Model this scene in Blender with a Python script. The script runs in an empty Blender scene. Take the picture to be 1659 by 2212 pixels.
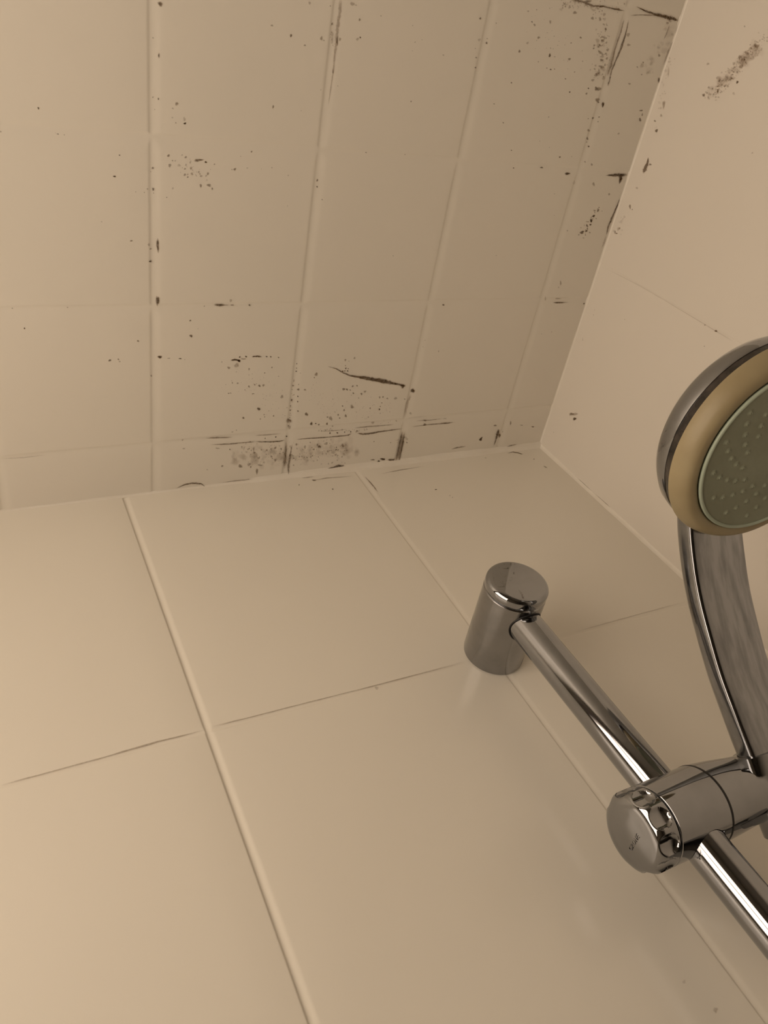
import bpy, math, random
import numpy as np
from mathutils import Matrix, Vector

scn = bpy.context.scene
COL = scn.collection

# ------------------------------------------------------------------ camera
H = 2.30                                            # ceiling height; z below is measured from the ceiling
cam_d = bpy.data.cameras.new('camera')
cam = bpy.data.objects.new('camera', cam_d)
COL.objects.link(cam)
RC = ((0.88557684, -0.16600751, -0.43381466), (-0.13568045, 0.80076890, -0.58340379), (0.44423470, 0.57550905, 0.68661843))
CP = (-0.495562, -0.370000, -0.507854)
FPX = 1670.30
cam.matrix_world = Matrix(((RC[0][0], -RC[1][0], -RC[2][0], CP[0]), (RC[0][1], -RC[1][1], -RC[2][1], CP[1]),
                           (RC[0][2], -RC[1][2], -RC[2][2], CP[2] + H), (0, 0, 0, 1)))
cam_d.sensor_fit = 'HORIZONTAL'
cam_d.sensor_width = 36.0
cam_d.lens = FPX / 1659 * 36.0
cam_d.clip_start = 0.01
scn.camera = cam

# ------------------------------------------------------------------ world, light, exposure
world = bpy.data.worlds.new('world')
scn.world = world
world.use_nodes = True
world.node_tree.nodes['Background'].inputs[0].default_value = (1.0, 0.8, 0.6, 1)
world.node_tree.nodes['Background'].inputs[1].default_value = 0.02
vs = scn.view_settings
vs.view_transform = 'Standard'
vs.look = 'None'
vs.gamma = 1.0
vs.use_curve_mapping = False
vs.exposure = 0.0
PANE_COL = (1.0, 0.81, 0.635)                         # warm light behind the frosted panes
PANE_POWER = 4.15
scn.cycles.transparent_max_bounces = 48
scn.cycles.max_bounces = 14
scn.cycles.diffuse_bounces = 8
scn.cycles.glossy_bounces = 8

# ------------------------------------------------------------------ materials
def mat(name, base=(.8, .8, .8), rough=.5, metal=0.0, spec=.5, coat=0.0):
    m = bpy.data.materials.new(name)
    m.use_nodes = True
    b = m.node_tree.nodes['Principled BSDF']
    b.inputs['Base Color'].default_value = (*base, 1)
    b.inputs['Roughness'].default_value = rough
    b.inputs['Metallic'].default_value = metal
    b.inputs['Specular IOR Level'].default_value = spec
    b.inputs['Coat Weight'].default_value = coat
    return m, m.node_tree, b

def vary(nt, b, base, dark, scale, bump=0.0, bump_scale=60.0, rough=None, detail=4):
    """noise between two close tones of the thing's own colour, plus fine bump"""
    L, N = nt.links, nt.nodes
    tc = N.new('ShaderNodeTexCoord')
    n = N.new('ShaderNodeTexNoise')
    n.inputs['Scale'].default_value = scale
    n.inputs['Detail'].default_value = detail
    L.new(tc.outputs['Object'], n.inputs['Vector'])
    r = N.new('ShaderNodeValToRGB')
    r.color_ramp.elements[0].position = .35
    r.color_ramp.elements[1].position = .65
    r.color_ramp.elements[0].color = (*dark, 1)
    r.color_ramp.elements[1].color = (*base, 1)
    L.new(n.outputs['Fac'], r.inputs['Fac'])
    L.new(r.outputs['Color'], b.inputs['Base Color'])
    if rough:
        mr = N.new('ShaderNodeMapRange')
        mr.inputs['From Min'].default_value = .3
        mr.inputs['From Max'].default_value = .7
        mr.inputs['To Min'].default_value = rough[0]
        mr.inputs['To Max'].default_value = rough[1]
        L.new(n.outputs['Fac'], mr.inputs['Value'])
        L.new(mr.outputs['Result'], b.inputs['Roughness'])
    if bump:
        n2 = N.new('ShaderNodeTexNoise')
        n2.inputs['Scale'].default_value = bump_scale
        n2.inputs['Detail'].default_value = 2
        L.new(tc.outputs['Object'], n2.inputs['Vector'])
        bp = N.new('ShaderNodeBump')
        bp.inputs['Strength'].default_value = 1.0
        bp.inputs['Distance'].default_value = bump
        L.new(n2.outputs['Fac'], bp.inputs['Height'])
        L.new(bp.outputs['Normal'], b.inputs['Normal'])

M = {}
m, nt, b = mat('glazed_tile', rough=.16, spec=.5)
vary(nt, b, (.80, .765, .685), (.785, .75, .67), 3.0, bump=.00035, bump_scale=14, rough=(.13, .20))
M['tile'] = m
m, nt, b = mat('painted_ceiling_tile', rough=.38, spec=.45)
vary(nt, b, (.76, .72, .645), (.74, .705, .63), 5.0, bump=.0002, bump_scale=90, rough=(.33, .45))
M['ceil'] = m
m, nt, b = mat('painted_wall', rough=.4, spec=.4)
vary(nt, b, (.70, .66, .595), (.685, .645, .58), 4.0, bump=.0002, bump_scale=70, rough=(.33, .45))
M['wall'] = m
m, nt, b = mat('bathroom_plaster', rough=.7)
vary(nt, b, (.36, .335, .29), (.33, .305, .265), 4.0, bump=.0006, bump_scale=40)
M['plaster'] = m
m, nt, b = mat('dark_window_frame', rough=.6)
vary(nt, b, (.12, .085, .06), (.07, .05, .035), 6.0, bump=.0005, bump_scale=30)
M['boards'] = m
m, nt, b = mat('floor_tile', rough=.4)
vary(nt, b, (.26, .235, .20), (.22, .20, .17), 6.0, bump=.0005, bump_scale=20)
M['floor'] = m
m, nt, b = mat('caulk', rough=.45)
vary(nt, b, (.80, .765, .69), (.76, .715, .63), 25.0, bump=.0004, bump_scale=180)
M['caulk'] = m

def chrome(name, base, r0, r1, scale=22.0, streak=None, mark=.86):
    m, nt, b = mat(name, base, r0, 1.0)
    L, N = nt.links, nt.nodes
    tc = N.new('ShaderNodeTexCoord')
    mp = N.new('ShaderNodeMapping')
    if streak:
        mp.inputs['Scale'].default_value = streak
    L.new(tc.outputs['Object'], mp.inputs['Vector'])
    n = N.new('ShaderNodeTexNoise')
    n.inputs['Scale'].default_value = scale
    n.inputs['Detail'].default_value = 5
    n.inputs['Roughness'].default_value = .6
    L.new(mp.outputs['Vector'], n.inputs['Vector'])
    mr = N.new('ShaderNodeMapRange')
    mr.inputs['From Min'].default_value = .42
    mr.inputs['From Max'].default_value = .66
    mr.inputs['To Min'].default_value = r0
    mr.inputs['To Max'].default_value = r1
    L.new(n.outputs['Fac'], mr.inputs['Value'])
    L.new(mr.outputs['Result'], b.inputs['Roughness'])
    r = N.new('ShaderNodeValToRGB')
    r.color_ramp.elements[0].position = .4
    r.color_ramp.elements[1].position = .68
    r.color_ramp.elements[0].color = (*base, 1)
    r.color_ramp.elements[1].color = (*[c * mark for c in base], 1)
    L.new(n.outputs['Fac'], r.inputs['Fac'])
    L.new(r.outputs['Color'], b.inputs['Base Color'])
    return m
CH = (.375, .385, .405)
M['chrome'] = chrome('chrome', CH, .04, .09)
M['chrome_clean'] = chrome('chrome_polished', CH, .03, .05)
M['chrome_dull'] = chrome('chrome_limescale', (.35, .35, .355), .10, .26, 60.0)
M['chrome_spots'] = chrome('chrome_water_marked', CH, .05, .22, 34.0, (5.0, .9, .9), .62)
M['black'] = mat('seam_black', (.012, .011, .01), .5)[0]  # black for the holder seam and the painted shade of the rail gap
m, nt, b = mat('grimy_gap_reflection', rough=.25)
vary(nt, b, (.045, .036, .030), (.008, .007, .006), 120.0, bump=.0003, bump_scale=300)
M['gap'] = m  # near-black base colour holds both the grime and the groove's dark reflection
m, nt, b = mat('yellowed_plastic', rough=.42, spec=.4)
vary(nt, b, (.33, .275, .165), (.29, .235, .135), 40.0, bump=.0001, bump_scale=200)
M['cream'] = m
m, nt, b = mat('green_grey_rubber', rough=.5, spec=.4)
vary(nt, b, (.265, .285, .21), (.23, .245, .175), 45.0, bump=.0002, bump_scale=160)
M['green'] = m
m, nt, b = mat('pale_green_ring', rough=.4, spec=.45)
vary(nt, b, (.40, .46, .37), (.36, .42, .33), 45.0)
M['ring'] = m
m, nt, b = mat('frosted_pane', (.8, .75, .65), .4)
b.inputs['Emission Color'].default_value = (*PANE_COL, 1)
b.inputs['Emission Strength'].default_value = PANE_POWER
M['pane'] = m

def mould_mat(name, c0, c1, thin=(.23, .122, .028)):
    """rough dark growth; the mesh's own alpha attribute feathers the edge of every spot"""
    m = bpy.data.materials.new(name)
    m.use_nodes = True
    nt = m.node_tree
    L, N = nt.links, nt.nodes
    b = N['Principled BSDF']
    b.inputs['Roughness'].default_value = .9
    b.inputs['Specular IOR Level'].default_value = .1
    tc = N.new('ShaderNodeTexCoord')
    n = N.new('ShaderNodeTexNoise')
    n.inputs['Scale'].default_value = 260
    n.inputs['Detail'].default_value = 3
    L.new(tc.outputs['Object'], n.inputs['Vector'])
    r = N.new('ShaderNodeValToRGB')
    r.color_ramp.elements[0].position = .35
    r.color_ramp.elements[1].position = .7
    r.color_ramp.elements[0].color = (*c0, 1)
    r.color_ramp.elements[1].color = (*c1, 1)
    L.new(n.outputs['Fac'], r.inputs['Fac'])
    at = N.new('ShaderNodeAttribute')
    at.attribute_name = 'alpha'
    mx = N.new('ShaderNodeMix')
    mx.data_type = 'RGBA'
    L.new(at.outputs['Fac'], mx.inputs[0])
    mx.inputs[6].default_value = (*thin, 1)
    L.new(r.outputs['Color'], mx.inputs[7])
    L.new(mx.outputs[2], b.inputs['Base Color'])
    n2 = N.new('ShaderNodeTexNoise')
    n2.inputs['Scale'].default_value = 900
    n2.inputs['Detail'].default_value = 3
    L.new(tc.outputs['Object'], n2.inputs['Vector'])
    mr = N.new('ShaderNodeMapRange')
    mr.inputs['From Min'].default_value = .3
    mr.inputs['From Max'].default_value = .7
    mr.inputs['To Min'].default_value = .65
    mr.inputs['To Max'].default_value = 1.1
    L.new(n2.outputs['Fac'], mr.inputs['Value'])
    mu = N.new('ShaderNodeMath')
    mu.operation = 'MULTIPLY'
    mu.use_clamp = True
    L.new(at.outputs['Fac'], mu.inputs[0])
    L.new(mr.outputs['Result'], mu.inputs[1])
    L.new(mu.outputs[0], b.inputs['Alpha'])
    return m
M['mould'] = mould_mat('mould', (.024, .012, .004), (.095, .050, .013))
M['dirt'] = mould_mat('grime', (.05, .036, .02), (.12, .085, .045))

# ------------------------------------------------------------------ object helpers
def link(name, verts, faces, m, parent=None, smooth=None, loc=(0, 0, 0)):
    me = bpy.data.meshes.new(name)
    me.from_pydata([tuple(v) for v in verts], [], faces)
    me.update()
    if m:
        me.materials.append(m)
    o = bpy.data.objects.new(name, me)
    COL.objects.link(o)
    if smooth is not None:
        me.polygons.foreach_set('use_smooth', [True] * len(me.polygons))
        if smooth < 180:
            me.set_sharp_from_angle(angle=math.radians(smooth))
    if parent:
        o.parent = parent
    o.location = loc
    return o

def fix_normals(o):
    import bmesh
    bm = bmesh.new()
    bm.from_mesh(o.data)
    bmesh.ops.recalc_face_normals(bm, faces=bm.faces)
    bm.to_mesh(o.data)
    bm.free()
    return o

def empty(name, loc, label, cat, group=None):
    o = bpy.data.objects.new(name, None)
    o.empty_display_size = .02
    COL.objects.link(o)
    o.location = loc
    o['label'] = label
    o['category'] = cat
    if group:
        o['group'] = group
    return o

def struct(o, label, cat):
    o['kind'] = 'structure'
    o['label'] = label
    o['category'] = cat
    return o

def basis(axis, hint=(0, 0, 1)):
    a = Vector(axis).normalized()
    h = Vector(hint)
    if abs(a.dot(h)) > .99:
        h = Vector((0, -1, 0))
    e1 = (h - a * h.dot(a)).normalized()
    return a, e1, a.cross(e1)

def lathe(profile, origin, axis, n=96, hint=(0, 0, 1), rfun=None):
    """revolve (h, r) pairs about axis; r = 0 closes to a point"""
    a, e1, e2 = basis(axis, hint)
    o = Vector(origin)
    V, F, rings = [], [], []
    for h, r in profile:
        if r <= 1e-9:
            rings.append([len(V)])
            V.append(o + a * h)
        else:
            ring = []
            for i in range(n):
                t = 2 * math.pi * i / n
                rr = r if rfun is None else rfun(h, r, t)
                ring.append(len(V))
                V.append(o + a * h + (e1 * math.cos(t) + e2 * math.sin(t)) * rr)
            rings.append(ring)
    for A, B in zip(rings, rings[1:]):
        if len(A) == 1 and len(B) == 1:
            continue
        for i in range(n):
            j = (i + 1) % n
            if len(A) == 1:
                F.append((A[0], B[i], B[j]))
            elif len(B) == 1:
                F.append((A[i], A[j], B[0]))
            else:
                F.append((A[i], A[j], B[j], B[i]))
    return V, F

def fillet(h0, r0, h1, r1, n=7, side=1):
    """quarter-round between two (h, r) points"""
    out = []
    for i in range(n + 1):
        t = math.pi / 2 * i / n
        out.append((h0 + (h1 - h0) * math.sin(t), r1 + (r0 - r1) * math.cos(t)) if side > 0 else
                   (h1 + (h0 - h1) * math.cos(t), r0 + (r1 - r0) * math.sin(t)))
    return out

def loft(rings, cap=True):
    n = len(rings[0])
    V = [v for r in rings for v in r]
    F = []
    for k in range(len(rings) - 1):
        for i in range(n):
            j = (i + 1) % n
            F.append((k * n + i, k * n + j, (k + 1) * n + j, (k + 1) * n + i))
    if cap:
        F.append(tuple(reversed(range(n))))
        F.append(tuple((len(rings) - 1) * n + i for i in range(n)))
    return V, F

def tube(pts, r, n=12, closed=False):
    pts = [Vector(p) for p in pts]
    rings = []
    m_ = len(pts)
    prev = None
    for i, p in enumerate(pts):
        if closed:
            t = (pts[(i + 1) % m_] - pts[i - 1]).normalized()
        else:
            t = (pts[min(i + 1, m_ - 1)] - pts[max(i - 1, 0)]).normalized()
        if prev is None:
            u = t.orthogonal().normalized()
        else:
            u = (prev - t * prev.dot(t)).normalized()
        prev = u
        w = t.cross(u)
        rings.append([p + (u * math.cos(2 * math.pi * k / n) + w * math.sin(2 * math.pi * k / n)) * r for k in range(n)])
    if closed:
        V = [v for q in rings for v in q]
        F = []
        for k in range(m_):
            k2 = (k + 1) % m_
            for i in range(n):
                j = (i + 1) % n
                F.append((k * n + i, k * n + j, k2 * n + j, k2 * n + i))
        return V, F
    return loft(rings)

def box(x0, x1, y0, y1, z0, z1):
    V = [(x, y, z) for x in (x0, x1) for y in (y0, y1) for z in (z0, z1)]
    F = [(0, 1, 3, 2), (4, 6, 7, 5), (0, 4, 5, 1), (2, 3, 7, 6), (0, 2, 6, 4), (1, 5, 7, 3)]
    return V, F

def merge(parts):
    V, F = [], []
    for v, f in parts:
        k = len(V)
        V += list(v)
        F += [tuple(i + k for i in q) for q in f]
    return V, F

# ------------------------------------------------------------------ tiled surfaces: real recessed joints in one slab
def tiled(name, u0, u1, v0, v1, ul, vl, place, m, half, depth, thick=.05, soft=()):
    """height field over (u, v) with joints at ul / vl; place(u, v, h) -> xyz, h > 0 points into the room"""
    prof = [(-1.35, 0), (-1.1, .10), (-.92, .45), (-.74, .88), (-.55, 1), (-.2, .98), (.15, .82), (.5, .55), (.85, .25), (1.2, .06), (1.5, 0)]   # crisp arris on one side, grout smeared up the other
    def axis(a, b, lines):
        pts = [(a, 0.0), (b, 0.0)]
        for g in lines:
            for t, d in prof:
                if a < g + t * half < b:
                    pts.append((g + t * half, d * (.45 if any(abs(g - q) < 1e-4 for q in soft) else 1.0)))
        k = int((b - a) / .025)
        ed = [g for g in lines]
        for i in range(1, k):
            x = a + (b - a) * i / k
            if all(abs(x - g) > 1.6 * half for g in ed):
                pts.append((x, 0.0))
        pts.sort()
        return pts
    U, W = axis(u0, u1, ul), axis(v0, v1, vl)
    nv = len(W)
    V = [place(u, v, -depth * max(du, dv)) for u, du in U for v, dv in W]
    F = [(i * nv + j, (i + 1) * nv + j, (i + 1) * nv + j + 1, i * nv + j + 1) for i in range(len(U) - 1) for j in range(nv - 1)]
    # closed back
    k = len(V)
    V += [place(u, v, -thick) for u, v in ((u0, v0), (u1, v0), (u1, v1), (u0, v1))]
    F.append((k, k + 1, k + 2, k + 3))
    nu = len(U)
    F.append(tuple([i * nv for i in range(nu)] + [k + 1, k]))
    F.append(tuple([(nu - 1) * nv + j for j in range(nv)] + [k + 2, k + 1]))
    F.append(tuple([i * nv + nv - 1 for i in reversed(range(nu))] + [k + 3, k + 2]))
    F.append(tuple([j for j in reversed(range(nv))] + [k, k + 3]))
    return fix_normals(link(name, V, F, m, None, 50, (0, 0, H)))

XL, YB = -0.86, -1.50                                # left wall, back wall
front_x = [-0.2074, -0.4052, -0.603, -0.8008]
front_z = [-0.2340, -0.4841, -0.7341, -0.9841, -1.2341, -1.4841, -1.7341, -1.9841]
ceil_x = [-0.0514, -0.1638, -0.2727, -0.3814, -0.489, -0.597, -0.705, -0.813]
ceil_y = [-0.0439, -0.1528, -0.2596, -0.3676] + [-0.3676 - .108 * i for i in range(1, 11)]
right_y = [-0.1867 - .2 * i for i in range(0, 7)]
wf = struct(tiled('wall_front', XL, 0.0, -H, 0.0, front_x, front_z, lambda u, v, h: (u, -h, v), M['tile'], .0022, .0007, soft=[-0.2074] + front_z),
            'cream glazed tile wall carrying the chrome shower rail', 'wall')
wr = struct(tiled('wall_right', YB, 0.0, -H, 0.0, right_y, [-0.2340 - .25 * i for i in range(8)], lambda u, v, h: (-h, u, v), M['wall'], .0016, .00022),
            'pale painted wall on the right behind the hand shower', 'wall')
ce = struct(tiled('ceiling', XL, 0.0, YB, 0.0, ceil_x, ceil_y, lambda u, v, h: (u, v, -h), M['ceil'], .0034, .0004),
            'painted cream ceiling of small square tiles with mould along the joints', 'ceiling')

# caulk beads in the three corners
def bead(name, a, b, d1, d2, rfun, label, n=90):
    a, b, d1, d2 = Vector(a), Vector(b), Vector(d1), Vector(d2)
    rings = []
    for i in range(n + 1):
        t = i / n
        p = a.lerp(b, t)
        r = rfun((b - a).length * t)
        ring = [p - d1 * .002 - d2 * .002]
        for k in range(9):
            q = math.pi / 2 * k / 8
            s = .62                                   # shallow cove
            x, y = 1 - math.sin(q) * s - (1 - s) * (k / 8), 1 - math.cos(q) * s - (1 - s) * (1 - k / 8)
            ring.append(p + d1 * (r * x - .0003 * (k == 8) ) + d2 * (r * y - .0003 * (k == 0)))
        rings.append(ring)
    V, F = loft(rings)
    return struct(fix_normals(link(name, V, F, M['caulk'], None, 60, (0, 0, H))), label, 'trim')
rnd = random.Random(3)
ph = [rnd.uniform(0, 6.28) for _ in range(12)]
def wob(s, amp):
    return amp * (math.sin(s * 61 + ph[0]) + .7 * math.sin(s * 143 + ph[1]) + .5 * math.sin(s * 317 + ph[2])) / 2.2
bead('trim_1', (0, 0, 0), (XL, 0, 0), (0, -1, 0), (0, 0, -1),
     lambda s: max(.0012, (.0048 if s < .26 else .0048 - (s - .26) * .05 if s < .33 else .0014) + wob(s, .0009)),
     'uneven caulk bead where the mouldy ceiling meets the front tile wall')
bead('trim_2', (0, 0, 0), (0, YB, 0), (-1, 0, 0), (0, 0, -1), lambda s: max(.0006, .0013 + wob(s + 3, .0005)),
     'thin caulk bead where the ceiling meets the right wall')
bead('trim_3', (0, 0, 0), (0, 0, -H), (-1, 0, 0), (0, -1, 0), lambda s: max(.001, .0030 + wob(s + 7, .0005)),
     'upright caulk bead in the corner of front wall and right wall')

# the rest of the bathroom: floor, back wall, left wall with a lit frosted window
V, F = box(XL - .05, .05, YB - .05, .05, -.05, 0)
struct(link('floor', V, F, M['floor']), 'grey brown bathroom floor below the shower', 'floor')
V, F = box(XL - .05, .05, YB - .05, YB, -H, .05)
struct(link('wall_back', V, F, M['plaster'], None, None, (0, 0, H)), 'plain plaster wall at the back of the bathroom', 'wall')
WY0, WY1, WZ0, WZ1 = -.70, -.08, -.66, -.03
parts = [box(XL - .05, XL, YB, WY0, -H, .05), box(XL - .05, XL, WY1, .05, -H, .05),
         box(XL - .05, XL, WY0, WY1, -H, WZ0), box(XL - .05, XL, WY0, WY1, WZ1, .05)]
V, F = merge(parts)
struct(link('wall_left', V, F, M['plaster'], None, None, (0, 0, H)), 'plain plaster wall on the left with a lit window', 'wall')
wm = (WY0 + WY1) / 2 + .02
fw = .028
V, F = merge([box(XL - .045, XL + .012, WY0, WY0 + fw, WZ0, WZ1), box(XL - .045, XL + .012, WY1 - fw, WY1, WZ0, WZ1),
              box(XL - .045, XL + .012, WY0 + fw, WY1 - fw, WZ0, WZ0 + fw), box(XL - .045, XL + .012, WY0 + fw, WY1 - fw, WZ1 - fw, WZ1),
              box(XL - .040, XL + .010, wm - .008, wm + .008, WZ0 + fw, WZ1 - fw)])
win = struct(link('window_1', V, F, M['boards'], None, None, (0, 0, H)), 'dark framed frosted window glowing with warm light', 'window')
for a, c in ((WY0 + fw, wm - .008), (wm + .008, WY1 - fw)):
    V, F = box(XL - .024, XL - .018, a, c, WZ0 + fw, WZ1 - fw)
    link('pane', V, F, M['pane'], win)

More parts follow.
